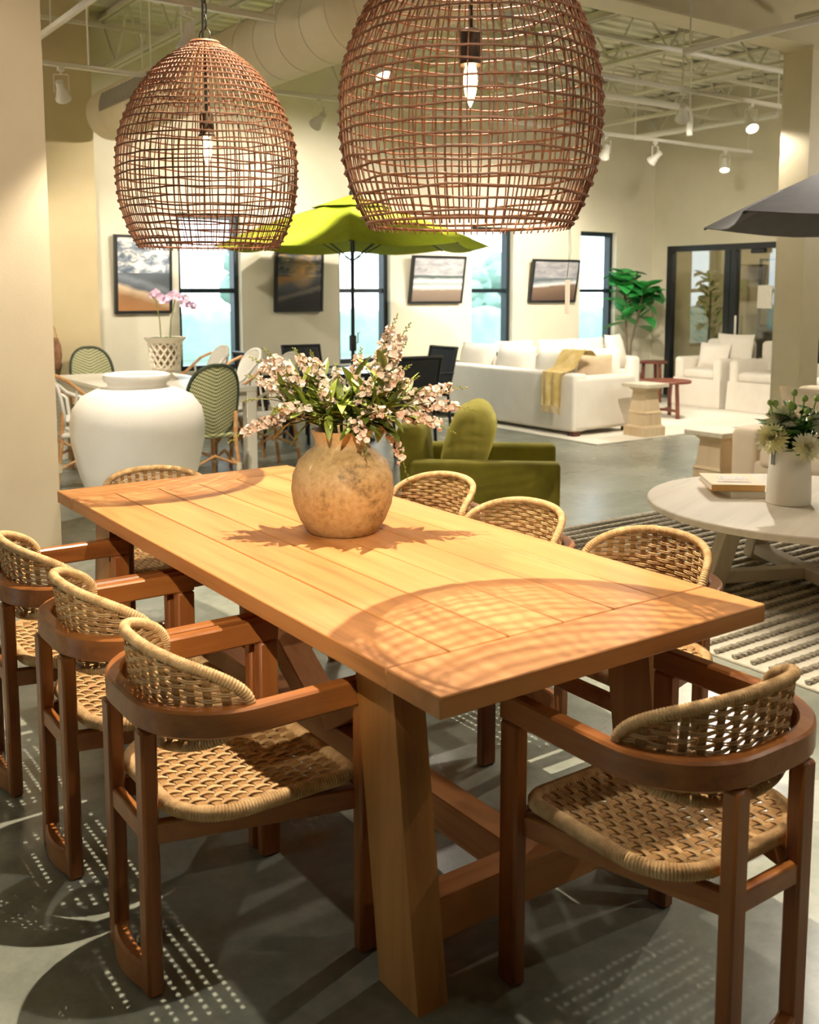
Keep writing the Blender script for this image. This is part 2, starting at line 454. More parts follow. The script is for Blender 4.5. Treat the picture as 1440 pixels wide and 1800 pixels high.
track((1.93, 5.62, 3.1), (1.93, 7.44, 3.1), 'short white light track near the beige partition, crossing the others')
track((1.84, 1.0, 3.72), (1.84, 4.6, 3.72), 'white light track above the wooden dining table')
track((5.6, -.5, 3.1), (5.6, 4.7, 3.1), 'white light track above the round coffee table')
track((-2.5, -.8, 3.4), (4.8, -.8, 3.4), 'white light track behind the near end chair')
def head_meshes():
    a = MB().box((0, 0, -.012), (.05, .03, .03), .004).cyl((0, 0, -.02), (0, 0, -.05), .008).mesh('mount')
    y = MB()
    y.sweep([(-.052, 0, -.175), (-.052, 0, -.055), (-.046, 0, -.05), (.046, 0, -.05), (.052, 0, -.055), (.052, 0, -.175)],
            [(-.002, -.006), (.002, -.006), (.002, .006), (-.002, .006)], up=(0, 1, 0))
    b = MB().lathe([(.018, .085), (.028, .082), (.030, .03), (.036, .01), (.050, -.045), (.056, -.052), (.056, -.064), (.051, -.064), (.048, -.055)], 20, cap1=False).mesh('lamp_body')
    f = MB().lathe([(.0005, -.056), (.049, -.056)], 20, cap0=False, cap1=False).mesh('lens')
    return a, y.mesh('yoke'), b, f
HM = head_meshes()
def head(loc, target, power, label, size=62, blend=.5, rad=.035, color=WARM, glow=True):
    loc = Vector(loc); t = thing('track_light', label, 'spotlight', loc, 0, 'track spotlights')
    d = (Vector(target)-(loc+Vector((0, 0, -.15)))).normalized()
    rz = math.atan2(d.y, d.x)
    place('mount', HM[0], M['white_metal'], t); place('yoke', HM[1], M['white_metal'], t, (0,0,0), (0, 0, rz+PI/2))
    q = (-d).to_track_quat('Z', 'Y').to_euler()
    b = place('lamp_body', HM[2], M['white_metal'], t, (0, 0, -.17), q)
    place('lens', HM[3], M['lamp_face'], b)
    l = bpy.data.lights.new('spot', 'SPOT'); l.energy = power; l.color = color; l.spot_size = R(size); l.spot_blend = blend; l.shadow_soft_size = rad
    o = bpy.data.objects.new('spot_beam', l); col.objects.link(o); o.parent = b; o.location = (0, 0, -.075)
    return t
# visible heads: position, aim, power
T1, T2 = 3.083, 3.083
head((7.80, 7.52, T1), (9.0, 9.9, .5), 233, 'track spotlight behind the right edge of the big basket lamp, lower one', 95)
head((8.55, 7.52, T1), (8.3, 10.0, 1.2), 205, 'track spotlight second from the right on the window-side track', 95)
head((9.72, 7.52, T1), (8.6, 6.6, .0), 190, 'bright round spotlight at the right end of the window-side track', 100)
head((5.64, 5.55, T2), (7.4, 8.2, .4), 95, 'track spotlight behind the right edge of the big basket lamp, upper one', 95)
head((6.62, 5.55, T2), (9.2, 8.0, .2), 233, 'white can spotlight seen against the corrugated roof deck', 95)
head((7.50, 5.55, T2), (6.3, 3.6, .4), 269, 'bright spotlight beside the steel column top', 100)
head((3.70, 5.55, T2), (4.0, 4.3, .4), 205, 'spotlight glowing through the left edge of the big basket lamp', 90)
head((2.28, 7.52, T1), (3.3, 9.2, .9), 159, 'white can spotlight by the beige partition on the left', 85)
head((2.40, 5.55, T2), (2.1, 6.2, .6), 230, 'white can spotlight above the small basket lamp', 85)
head((4.40, 7.52, T1), (4.2, 10.1, 1.5), 205, 'white can spotlight between the two basket lamps', 95)
head((5.60, 7.52, T1), (5.7, 10.1, 1.3), 233, 'spotlight glowing low inside the big basket lamp', 95)
# out of frame, over the dining table and the coffee table
head((1.84, 2.85, 3.70), (1.45, 2.55, .7), 660, 'spotlight straight above the stone vase', 86, .5, .012, TABLEW)
head((1.84, 1.25, 3.70), (.3, 1.5, .0), 110, 'spotlight above the near end of the dining table', 80, .6, .03)
head((1.84, 4.3, 3.70), (.9, 3.2, .3), 120, 'spotlight above the far end of the dining table', 80, .6, .03)
head((5.6, 3.0, T1), (4.5, 2.95, .4), 200, 'spotlight above the round coffee table', 90)
head((5.6, 1.2, T1), (4.4, 2.2, .0), 100, 'spotlight above the near part of the striped rug', 90)
head((-.6, -.8, 3.383), (1.60, 2.60, .95), 560, 'spotlight behind the left row of woven chairs, aimed at the vase', 25, .45, .02, TABLEW)
head((-1.6, -.8, 3.383), (.2, 5.9, 1.6), 820, 'spotlight aimed at the beige partition from behind the camera', 40)
head((2.2, -.8, 3.383), (1.8, 1.4, .4), 12, 'spotlight behind the near end chair', 90)
head((4.4, -.8, 3.383), (3.6, 1.5, .0), 60, 'spotlight behind the camera to the right', 90)
# globes added out of view to brighten the ceiling and walls
def globe(loc, power, label):
    t = thing('fill_globe', label, 'lamp', loc, 0, 'added fill globes')
    MB().lathe([(.02+.16*math.sin(PI*i/14), -.16*math.cos(PI*i/14)) for i in range(1, 14)], 24).build('globe', M['lamp_face'], t)
    MB().cyl((0, 0, .155), (0, 0, ZC-loc[2]), .008, n=8).build('stem', M['white_metal'], t)
    l = bpy.data.lights.new('fill_globe_light', 'POINT'); l.energy = power; l.color = WARM; l.shadow_soft_size = .2
    o = bpy.data.objects.new('fill_globe_glow', l); col.objects.link(o); o.parent = t
globe((10.3, 3.2, 2.75), 420, 'added fill globe hanging unseen past the right edge of the photo')
globe((-.9, 8.0, 2.75), 280, 'added fill globe hanging unseen behind the beige partition')
# room lights the office has
l = bpy.data.lights.new('office_lamp', 'POINT'); l.energy = 90; l.color = WARM; l.shadow_soft_size = .15
MBo = thing('ceiling_lamp', 'round office ceiling lamp behind the glass wall', 'lamp', (13.2, 7.6, 3.0))
MB().lathe([(.16, 0), (.16, -.05), (.12, -.09), (.001, -.1)], 20, cap1=False).build('diffuser', M['lamp_face'], MBo)
o = bpy.data.objects.new('office_glow', l); col.objects.link(o); o.parent = MBo; o.location = (0, 0, -.3)

# ------------------------------------------------------------------ air duct
t = thing('air_duct', 'large cream spiral air duct under the roof deck', 'duct', (3.28, 9.35, 3.10))
L = 15.0
mb = MB().tube([(0, 0, 0), (0, -L, 0)], .23, 32); mb.build('duct_pipe', M['steel_cream'], t, sharp=50)
mb = MB().lathe([(.23, 0), (.225, .03), (.18, .07), (.09, .09), (.001, .095)], 32, M=TRS((0, 0, 0), (R(-90), 0, 0)), cap0=False, cap1=False)
mb.build('end_cap', M['steel_cream'], t)
sm = MB().lathe([(.231, -.006), (.2345, -.003), (.2345, .003), (.231, .006)], 32, cap0=False, cap1=False, M=TRS((0,0,0), (R(90), 0, 0))).mesh('seam')
for k in range(40): place('seam', sm, M['steel_cream'], t, (0, -.3-k*.3, 0), (0, 0, R(3)))
mb = MB(); gm = plain('duct_grille_grey', '8e897c', .5)
mb.grid(lambda u, v: (.236*math.cos(PI*.78+v*PI*.22+.18), -.35-u*1.9, .236*math.sin(PI*.78+v*PI*.22+.18)), 8, 7)
mb.build('grille', gm, t)
for k in range(20): MB().cyl((.239*math.cos(PI*.84), -.4-k*.095, .239*math.sin(PI*.84)), (.239*math.cos(PI*1.03), -.4-k*.095, .239*math.sin(PI*1.03)), .004, n=5).build('grille_bar', gm, t)
for k in range(4):
    MB().cyl((0, -.8-k*3, .23), (0, -.8-k*3, 1.04), .006, n=6).build('hanger_rod', M['white_metal'], t)
# conduits
def pipe(pts, r, label):
    p = Vector(pts[0]); t = thing('conduit', label, 'pipe', p, 0, 'ceiling conduits')
    MB().tube([Vector(q)-p for q in pts], r, 8).build('pipe', M['white_metal'], t)
    for q in (pts[0], pts[-1]):
        q = Vector(q); MB().cyl((q-p), (q-p)+Vector((0, 0, ZC-q.z-.02)), .008, n=6).build('drop', M['white_metal'], t)
pipe([(5.0, 6.45, 3.2), (7.72, 6.45, 3.2), (7.78, 6.45, 3.18), (7.8, 6.45, 3.1), (7.8, 6.45, 2.95)], .03, 'white conduit with a down-turned end below the roof deck')
pipe([(8.65, 7.9, 3.18), (8.65, 6.1, 3.18)], .03, 'white conduit reaching towards the steel column')
pipe([(3.3, 6.0, 3.55), (11.3, 6.0, 3.55)], .025, 'long white conduit under the roof joists')
# ------------------------------------------------------------------ dining table
teak_y = wood('teak_long', '8a5424', 'b87b42', 'ca9057', 'Y', .5)
teak_x = wood('teak_cross', '875322', 'b2763d', 'c48b52', 'X', .5)
teak_z = wood('teak_upright', '7d4d1e', 'a56f35', 'bd874a', 'Z', .45)
TX0, TX1, TY0, TY1, TZ = 1.075, 2.045, 1.420, 3.790, .76
tcx = (TX0+TX1)/2; tcy = (TY0+TY1)/2
t = thing('dining_table', 'long teak plank dining table under the two basket lamps', 'table', (tcx, tcy, 0))
pw = (TX1-TX0)/6; yb0, yb1 = TY0+.18-tcy, TY1-.172-tcy
pm = MB().box((0, 0, 0), (pw-.0035, yb1-yb0-.003, .045), .0025).mesh('plank')
for k in range(6): place('plank', pm, teak_y, t, (TX0+pw*(k+.5)-tcx, (yb0+yb1)/2, TZ-.0225))
MB().box((0, 0, 0), (TX1-TX0, .1785, .045), .003).build('breadboard_end', teak_x, t, (0, TY0+.089-tcy, TZ-.0225))
MB().box((0, 0, 0), (TX1-TX0, .1705, .045), .003).build('breadboard_end', teak_x, t, (0, TY1-.0855-tcy, TZ-.0225))
MB().box((-.30, 0, TZ-.075), (.05, 1.9, .06)).build('under_rail', teak_y, t)
MB().box((.30, 0, TZ-.075), (.05, 1.9, .06)).build('under_rail', teak_y, t)
def leg(sx, sy):
    mb = MB(); a, b = .078, .145
    x0 = sx*(tcx-1.137) if sx < 0 else (tcx-1.137)
    xo = -(tcx-1.137) if sx < 0 else (tcx-1.137); xi = xo - sx*a
    yo = (1.574-tcy) if sy < 0 else -(1.574-tcy); yi = yo - sy*b
    dy = -sy*.095; zt = TZ-.046
    lo = [(xo, yo), (xi, yo), (xi, yi), (xo, yi)]
    vs_ = [(x, y, 0) for x, y in lo] + [(x, y+dy, zt) for x, y in lo]
    mb.add(vs_, [(0,1,2,3), (4,5,6,7), (0,1,5,4), (1,2,6,5), (2,3,7,6), (3,0,4,7)])
    return mb
for sx in (-1, 1):
    for sy in (-1, 1): leg(sx, sy).build('leg', teak_z, t)
ye = 1.665-tcy
for sy in (1, -1):
    MB().box((0, ye*sy, .15), (.69, .075, .10), .004).build('cross_stretcher', teak_x, t)
    MB().box((0, (ye+.11)*sy, TZ-.09), (.69, .075, .085), .004).build('top_rail', teak_x, t)
MB().box((-.02, 0, .15), (.085, -2*ye-.08, .095), .004).build('long_stretcher', teak_y, t)
for sy in (1, -1):
    MB().beam((-.02, sy*.04, .20), (-.02, sy*.80, .69), .075, .10, .004, up=(1, 0, 0)).build('brace', teak_y, t)

# ------------------------------------------------------------------ woven armchairs
chairwood = wood('chair_teak', '5f3717', '8a5024', 'a06630', 'Z', .36, 1.2)
chairwood_h = wood('chair_teak_rail', '653b19', '905627', 'a66c34', 'X', .34, 1.2)
rope = plain('woven_rope', 'a98454', .7, 'd3b280', 30, .3, 300)
rope_d = plain('rope_band', '8a6434', .75, 'b48c57', 40, .35, 300)
def arm_path(hw=.242, xr=-.2345, xf=.250, rr=.185, dz=0, n=9):
    pts = [(xf, -hw, dz), (.12, -hw, dz), (0, -hw, dz)]
    for k in range(n+1):
        a = PI/2*k/n; pts.append((xr+rr-rr*math.sin(a), -hw+rr-rr*math.cos(a), dz))
    m = [(x, -y, z) for x, y, z in reversed(pts)]
    return pts + m
def rrect(w_, h_, b):
    return [(-w_+b, -h_), (w_-b, -h_), (w_, -h_+b), (w_, h_-b), (w_-b, h_), (-w_+b, h_), (-w_, h_-b), (-w_, -h_+b)]
def ridged(pts, r, closed, pitch=.0068, n=9, flat=1.0):
    """tube along pts whose radius swells once per turn of wound cord"""
    P = [Vector(p) for p in pts]
    if closed: P.append(P[0])
    S = [0]
    for a, b in zip(P, P[1:]): S.append(S[-1]+(b-a).length)
    k = int(S[-1]/pitch)*2; out, rad = [], []
    j = 0
    for i in range(k if closed else k+1):
        s = S[-1]*i/k
        while j < len(S)-2 and S[j+1] < s: j += 1
        out.append(P[j].lerp(P[j+1], (s-S[j])/max(1e-9, S[j+1]-S[j]))); rad.append(1.06 if i % 2 else .93)
    mb = MB(); mb.tube(out, r, n, closed, rad=rad); return mb
# backrest surface: a = arc coordinate (-.275..+.275), b = height
BH, BA = .108, .252
def bplan(a):
    s = a/BA
    ang = s*1.15
    return (-.205 + .15*(abs(s)**2.3), .232*math.sin(ang)/math.sin(1.15))
def bsurf(a, b):
    x, y = bplan(a); return Vector((x - .10*b, y, .645 + b))
def bnorm(a, b):
    e = 1e-3; d = (bsurf(a+e, b)-bsurf(a-e, b)).cross(bsurf(a, b+e)-bsurf(a, b-e)); return d.normalized()
def bmaxa(b): return BA*max(0, 1-abs(b/BH)**2.15)**(1/2.15)
def bmaxb(a): return BH*max(0, 1-abs(a/BA)**2.15)**(1/2.15)
# seat surface
SX0, SX1, SW = -.195, .205, .221
def ssurf(a, b): return Vector((b, a, .425 - .012*(1-(a/SW)**2)*(1-((b-.005)/.2)**2)))
def snorm(a, b): return Vector((0, 0, 1))
def seat_outline():
    pts = []
    def arc(cx, cy, r, a0, a1, k=7):
        for i in range(k+1):
            a = lerp(a0, a1, i/k); pts.append((cx+r*math.cos(a), cy+r*math.sin(a)))
    arc(SX1-.045, SW-.045, .045, 0, PI/2); arc(SX0+.13, SW-.13, .13, PI/2, PI)
    arc(SX0+.13, -SW+.13, .13, PI, 1.5*PI); arc(SX1-.045, -SW+.045, .045, 1.5*PI, 2*PI)
    return pts
def smaxa(b):   # half-width at depth b
    if b < SX0+.13: d = SX0+.13-b; return SW-.13+math.sqrt(max(0, .13**2-d*d))
    if b > SX1-.045: d = b-SX1+.045; return SW-.045+math.sqrt(max(0, .045**2-d*d))
    return SW
def srange(a):  # depth range at side offset a
    aa = abs(a)
    lo = SX0 if aa < SW-.13 else SX0+.13-math.sqrt(max(0, .13**2-(aa-SW+.13)**2))
    hi = SX1 if aa < SW-.045 else SX1-.045+math.sqrt(max(0, .045**2-(aa-SW+.045)**2))
    return lo, hi
def cordpair(surf, norm, along, fixed, lo, hi, pitch, ph, amp, r=.0023, gap=.0026, step=.006, horizontal=True):
    mb = MB(); k = max(6, int((hi-lo)/step))
    for s in (-1, 1):
        pts = []
        for i in range(k+1):
            q = lerp(lo, hi, i/k); a, b = (q, fixed+s*gap) if horizontal else (fixed+s*gap, q)
            pts.append(surf(a, b) + norm(a, b)*(amp*math.cos(PI*q/pitch + ph)))
        mb.tube(pts, r, 5)
    return mb
def band(surf, norm, fixed, lo, hi, pitch, ph, amp, w_=.0075, step=.007, horizontal=False):
    mb = MB(); k = max(6, int((hi-lo)/step)); prof = 9
    o = []
    for i in range(k+1):
        q = lerp(lo, hi, i/k)
        for j in range(prof):
            s = (j/(prof-1)*2-1)*w_; a, b = (fixed+s, q) if not horizontal else (q, fixed+s)
            h = amp*math.cos(PI*q/pitch+ph) + (.0011 if j % 2 else 0)
            o.append(surf(a, b) + norm(a, b)*h)
    top = len(o); o2 = []
    for i in range(k+1):
        q = lerp(lo, hi, i/k)
        for j in range(prof):
            s = (j/(prof-1)*2-1)*w_; a, b = (fixed+s, q) if not horizontal else (q, fixed+s)
            h = amp*math.cos(PI*q/pitch+ph) - .0022 - (.0011 if j % 2 else 0)
            o2.append(surf(a, b) + norm(a, b)*h)
    fs = []
    for i in range(k):
        for j in range(prof-1):
            p = i*prof+j; fs.append((p, p+1, p+prof+1, p+prof)); fs.append((top+p, top+p+prof, top+p+prof+1, top+p+1))
        for j in (0, prof-1):
            p = i*prof+j; fs.append((p, p+prof, top+p+prof, top+p))
    mb.add(o+o2, fs); return mb
def make_chair():
    t = thing('dining_armchair', 'chair', 'chair', (0, 0, 0), 0, 'woven teak armchairs around the dining table')
    MB().sweep(arm_path(dz=.622), rrect(.018, .0295, .005), up=(0, 0, 1)).build('arm_rail', chairwood_h, t, sharp=30)
    for s in (-1, 1):
        MB().box((.224, s*.242, .296), (.056, .036, .592), .006).build('front_leg', chairwood, t)
        MB().box((-.2345, s*.102, .296), (.036, .044, .592), .006).build('rear_leg', chairwood, t)
        MB().beam((-.226, s*.110, .365), (.205, s*.226, .365), .024, .05, .004).build('side_rail', chairwood_h, t)
    pts = [(-.2345-.016*(1-(y/.09)**2), y, .033) for y in [-.09+.18*i/10 for i in range(11)]]
    MB().sweep(pts, rrect(.017, .032, .006), up=(0, 0, 1)).build('foot_rail', chairwood_h, t)
    MB().box((.222, 0, .365), (.026, .450, .045), .004).build('front_rail', chairwood_h, t)
    MB().box((-.2345, 0, .365), (.026, .18, .045), .004).build('back_rail', chairwood_h, t)
    # backrest
    out = []
    for i in range(72):
        a = 2*PI*i/72; c, s = math.cos(a), math.sin(a)
        q = (abs(c)**2.15+abs(s)**2.15)**(-1/2.15); out.append(bsurf(BA*c*q, BH*s*q))
    br = ridged(out, .0125, True).build('backrest', rope, t)
    p, q = .031, .0132
    j0 = -8
    for j in range(-8, 9):
        b = j*q; m = bmaxa(b)
        if abs(b) > BH*.94: continue
        cordpair(bsurf, bnorm, 0, b, -m, m, p, PI*(j % 2), .0042).build('weave_cord', rope, br)
    for i in range(-8, 9):
        a = i*p; m = bmaxb(a)
        if m < .02: continue
        band(bsurf, bnorm, a, -m, m, q, PI*(i % 2)+PI, .0030).build('weave_band', rope_d, br)
    # seat
    so = [Vector((x, y, .418)) for x, y in seat_outline()]
    se = ridged(so, .0165, True).build('seat', rope, t)
    p, q = .0285, .0200
    for j in range(-11, 12):
        a = j*q; lo, hi = srange(a)
        if abs(a) > SW-.012: continue
        cordpair(ssurf, snorm, 0, a, lo, hi, p, PI*(j % 2), .0032, r=.0027, gap=.0029, horizontal=False).build('weave_cord', rope, se)
    for i in range(-7, 8):
        b = i*p+.005; m = smaxa(b)
        if b < SX0+.012 or b > SX1-.012: continue
        band(ssurf, snorm, b, -m, m, q, PI*(i % 2)+PI, .0016, w_=.0098, horizontal=True).build('weave_band', rope_d, se)
    return t
proto = make_chair()
CH = [(.953, 2.070, 0, 'woven teak armchair at the near left of the dining table, seat in full view'),
      (.950, 2.604, 0, 'woven teak armchair in the middle of the left row by the table'),
      (.938, 3.136, 0, 'woven teak armchair cut by the left edge of the photo'),
      (2.290, 3.200, PI, 'woven teak armchair right behind the stone vase, backed by the green armchair'),
      (2.205, 2.615, PI, 'woven teak armchair in the middle of the right row by the table'),
      (2.240, 2.040, PI, 'woven teak armchair nearest the striped rug, last of the right row'),
      (1.530, 3.880, -PI/2, 'woven teak armchair at the far end of the table, before the white urn'),
      (1.616, 1.330, PI/2, 'woven teak armchair at the near end of the table, lower right corner')]
for k, (x, y, rz, lb) in enumerate(CH):
    o = proto if k == 0 else copy_tree(proto)
    o.location = (x, y, 0); o.rotation_euler = (0, 0, rz); o['label'] = lb

# ------------------------------------------------------------------ basket pendant lamps
cane = plain('brown_cane', '5d3a25', .6, '825538', 25, .2, 200)
blk = plain('black_cord', '17140f', .5)
brass = plain('bronze_socket', '3d3226', .45, '4b3d2c', 10)
PR = [(.246, 0.0), (.276, .06), (.306, .15), (.318, .25), (.317, .34), (.304, .42), (.276, .50), (.232, .58), (.176, .65), (.112, .705), (.050, .742)]
def prad(z):
    for (r0, z0), (r1, z1) in zip(PR, PR[1:]):
        if z <= z1:
            t = (z-z0)/(z1-z0); i = PR.index((r0, z0)); a = PR[max(0, i-1)]; b = PR[min(len(PR)-1, i+2)]
            m0 = (r1-a[0])/(z1-a[1])*(z1-z0); m1 = (b[0]-r0)/(b[1]-z0)*(z1-z0)
            h = (2*t**3-3*t*t+1)*r0+(t**3-2*t*t+t)*m0+(-2*t**3+3*t*t)*r1+(t**3-t*t)*m1
            return h
    return PR[-1][0]
def make_pendant():
    t = thing('pendant_lamp', 'lamp', 'lamp', (0, 0, 0), 0, 'cane basket pendant lamps')
    rg = random.Random(3)
    def circ(z, dr, wob, ph, tw=0, n=120):
        pts = []
        for k in range(n):
            a = 2*PI*k/n
            zz = z + wob*(math.sin(3*a+ph)+.6*math.sin(7*a+ph*2.3)+.35*math.sin(13*a+ph*.7))
            r = prad(max(0, min(.74, zz)))+dr + tw*math.cos(39*a)
            pts.append((r*math.cos(a), r*math.sin(a), zz))
        return pts
    mb = MB().tube(circ(.014, .002, 0, 0), .0045, 6, True)
    sh = mb.build('shade', cane, t)
    MB().lathe([(.052, .740), (.056, .748), (.052, .755), (.012, .757), (.012, .74)], 24).build('top_cap', cane, t)
    zs = [.030, .058, .083, .110, .142, .170, .200, .232, .262, .292, .325, .358, .390, .420, .452, .482, .510, .536, .560, .583, .605, .625, .644, .661, .677, .692, .706, .718, .729, .738]
    for i, z in enumerate(zs):
        wob = .003 if .05 < z < .6 else .0015
        mb = MB(); ph = rg.uniform(0, 6.28)
        mb.tube(circ(z, .0042, wob, ph, .0018), .0032, 5, True)
        mb.build('hoop', cane, sh)
    zz = [.002+i*(.74-.002)/36 for i in range(37)]
    ms = []
    for v in range(4):
        s = rg.uniform(0, 6)
        pts = []
        for z in zz:
            a = .010*math.sin(z*9+s)*(1 if z < .6 else .4); r = prad(z)
            pts.append((r*math.cos(a), r*math.sin(a), z))
        ms.append(MB().tube(pts, .0021, 5).mesh('rib'))
    for k in range(78):
        place('rib', ms[k % 4], cane, sh, (0, 0, 0), (0, 0, 2*PI*(k+rg.uniform(-.10, .10))/78))
    # fitting
    MB().lathe([(.019, .50), (.026, .495), (.026, .425), (.030, .42), (.030, .412), (.018, .41)], 18).build('socket', brass, t)
    MB().cyl((0, 0, .50), (0, 0, .757), .0045, n=8).build('inner_cord', blk, t)
    MB().lathe([(.012, .412), (.016, .395), (.0175, .372), (.014, .345), (.007, .322), (.0008, .308)], 16, cap1=False).build('bulb', M['bulb'], t)
    mb = MB()
    top = (ZC - PZ)/.965
    MB().tube([(0.006*math.sin(z*5), .012, z) for z in [.757+i*(top-.757)/20 for i in range(21)]], .0045, 6).build('cord', blk, t)
    MB().tube([(.028*math.cos(a), 0, .775+.026*math.sin(a)) for a in [2*PI*i/16 for i in range(16)]], .0022, 5, True).build('hanging_ring', brass, t)
    lk = MB().tube([(.010*math.cos(a), 0, .028*math.sin(a)) for a in [2*PI*i/12 for i in range(12)]], .0028, 5, True).mesh('chain_link')
    z = .825; k = 0
    while z < top-.05:
        place('chain_link', lk, blk, t, (0, 0, z), (0, 0, PI/2*(k % 2))); z += .048; k += 1
    MB().lathe([(.06, top-.045), (.06, top-.02), (.02, top-.002)], 20).build('ceiling_canopy', blk, t)
    l = bpy.data.lights.new('bulb_light', 'POINT'); l.energy = 4; l.color = (1, .66, .34); l.shadow_soft_size = .018
    o = bpy.data.objects.new('bulb_glow', l); col.objects.link(o); o.parent = t; o.location = (0, 0, .285)
    return t
PZ = 1.650
pend = make_pendant()
pend.scale = (1, 1, .965)
pend.location = (1.60, 2.00, PZ); pend['label'] = 'large cane basket lamp hanging near, above the near end of the table'
p2 = copy_tree(pend); p2.location = (1.56, 3.46, PZ); p2.rotation_euler = (0, 0, 1.9); p2['label'] = 'cane basket lamp hanging farther, above the far end of the table'
# price tag hanging from the near lamp's rim
tg = thing('price_tag', 'small white tag hanging on a thread from the big basket lamp', 'tag', tuple(Vector((1.60, 2.00, PZ)) + RGT*.247))
MB().tube([(0, 0, .02), (.004, 0, -.05), (-.003, 0, -.12)], .0006, 4).tube([(0.004, 0, .02), (.010, 0, -.05), (-.003, 0, -.12)], .0006, 4).build('thread', blk, tg)
MB().box((0, 0, -.165), (.003, .014, .085)).build('card', M['white_metal'], tg)
# ------------------------------------------------------------------ stone vase with blossom stems
VX, VY = 1.612, 2.632
def stone_mat(name, a, b, c):
    m, nt, bs = newmat(name); bs.inputs['Roughness'].default_value = .55
    v = coords(nt); f = noise(nt, v, 7, 8, .68, .3); g = noise(nt, v, 55, 4, .7)
    mx = N(nt, 'ShaderNodeMath', _operation='MULTIPLY_ADD'); mx.inputs[1].default_value = .35
    nt.links.new(g, mx.inputs[0]); m2 = N(nt, 'ShaderNodeMath', _operation='MULTIPLY'); m2.inputs[1].default_value = .65
    nt.links.new(f, m2.inputs[0]); nt.links.new(m2.outputs[0], mx.inputs[2])
    nt.links.new(ramp(nt, mx.outputs[0], [(.36, lin(a)), (.46, lin(b)), (.60, lin(c))]), bs.inputs['Base Color'])
    bump(nt, bs, mx.outputs[0], .35, .006); return m
stone = stone_mat('aged_stone', '6b5433', 'b0925f', 'c8ad7e')
vp = [(.06, .0), (.100, .0), (.108, .004), (.132, .04), (.152, .09), (.1585, .135), (.154, .18), (.136, .222), (.108, .250), (.088, .264), (.083, .275), (.085, .290), (.094, .312), (.095, .318), (.088, .318), (.078, .292), (.074, .27), (.09, .25), (.12, .222), (.13, .1), (.08, .02)]
tv = thing('vase', 'round weathered stone vase on the teak dining table', 'vase', (VX, VY, TZ))
MB().lathe(vp, 56).build('vase_body', stone, tv)
petal = plain('blossom_pink', 'e8c3ad', .6, 'f6e6d8', 18, spec=.2)
petal_w = plain('blossom_white', 'f0dccb', .6, 'faf0e4', 18, spec=.2)
leafm = plain('olive_leaf', '74852c', .45, 'a3b04a', 9)
leafd = plain('dark_olive_leaf', '4c5a20', .45, '75832f', 9)
stemm = plain('green_stem', '6d7a2c', .5, '8b8a3f', 15)
def blossom_mesh(k):
    rg = random.Random(k); mb = MB()
    for i in range(5):
        a0 = 2*PI*i/5+rg.uniform(-.3, .3); el = rg.uniform(.35, 1.0); L = rg.uniform(.011, .017)
        def pt(u, v, a0=a0, el=el, L=L):
            s = (v-.5)*2; w_ = .0085*math.sin(PI*min(1, u*.86+.1))**.7
            r = u*L; up = .004+u*L*math.sin(el)*.9+ .003*math.sin(u*3+i)*(s*s)
            rr = r*math.cos(el)+.001
            return (rr*math.cos(a0)-s*w_*math.sin(a0), rr*math.sin(a0)+s*w_*math.cos(a0), up + .0035*s*s)
        mb.grid(pt, 4, 3)
    mb.lathe([(.0008, -.006), (.003, -.002), (.0035, .003), (.0005, .007)], 6, cap0=False, cap1=False)
    return mb.mesh('blossom', 70)
BL = [blossom_mesh(k) for k in range(4)]; BLW = [blossom_mesh(k+9) for k in range(3)]
def leaf_mesh(L, w_, curl, seed=0, fold=.25, tip=.85):
    def pt(u, v):
        s = (v-.5)*2; ww = w_*math.sin(PI*(.06+.94*u)**tip)**.8 if u < .995 else .0003
        return (u*L*math.cos(curl*u*.6), s*ww, u*L*math.sin(curl*u*.6) + fold*ww*s*s)
    mb = MB().grid(pt, 8, 5); return mb.mesh('leaf', 80)
LF = [leaf_mesh(.092, .0135, -.5), leaf_mesh(.075, .0145, .3), leaf_mesh(.10, .0130, -.15)]
bud_m = MB().lathe([(.0004, -.004), (.0022, -.001), (.0022, .002), (.0004, .0045)], 6, cap0=False, cap1=False).mesh('bud')
def aim(d):
    return Vector(d).to_track_quat('X', 'Z').to_euler()
def aimz(d):
    return Vector(d).to_track_quat('Z', 'Y').to_euler()
rg = random.Random(11)
DEP = VX*FWD.x+VY*FWD.y
def px3(x, y, off):      # a point at the vase's distance plus off, seen at photo pixel (x, y)
    ex = (x-720)/1780.52; ey = (718-y)/1780.52; p = R(6.631)
    F = FWD*math.cos(p)-Vector((0, 0, math.sin(p))); U = FWD*math.sin(p)+Vector((0, 0, math.cos(p)))
    v = F+RGT*ex+U*ey; k = (DEP+off)/(v.x*FWD.x+v.y*FWD.y)
    return Vector((0, 0, 1.5))+v*k
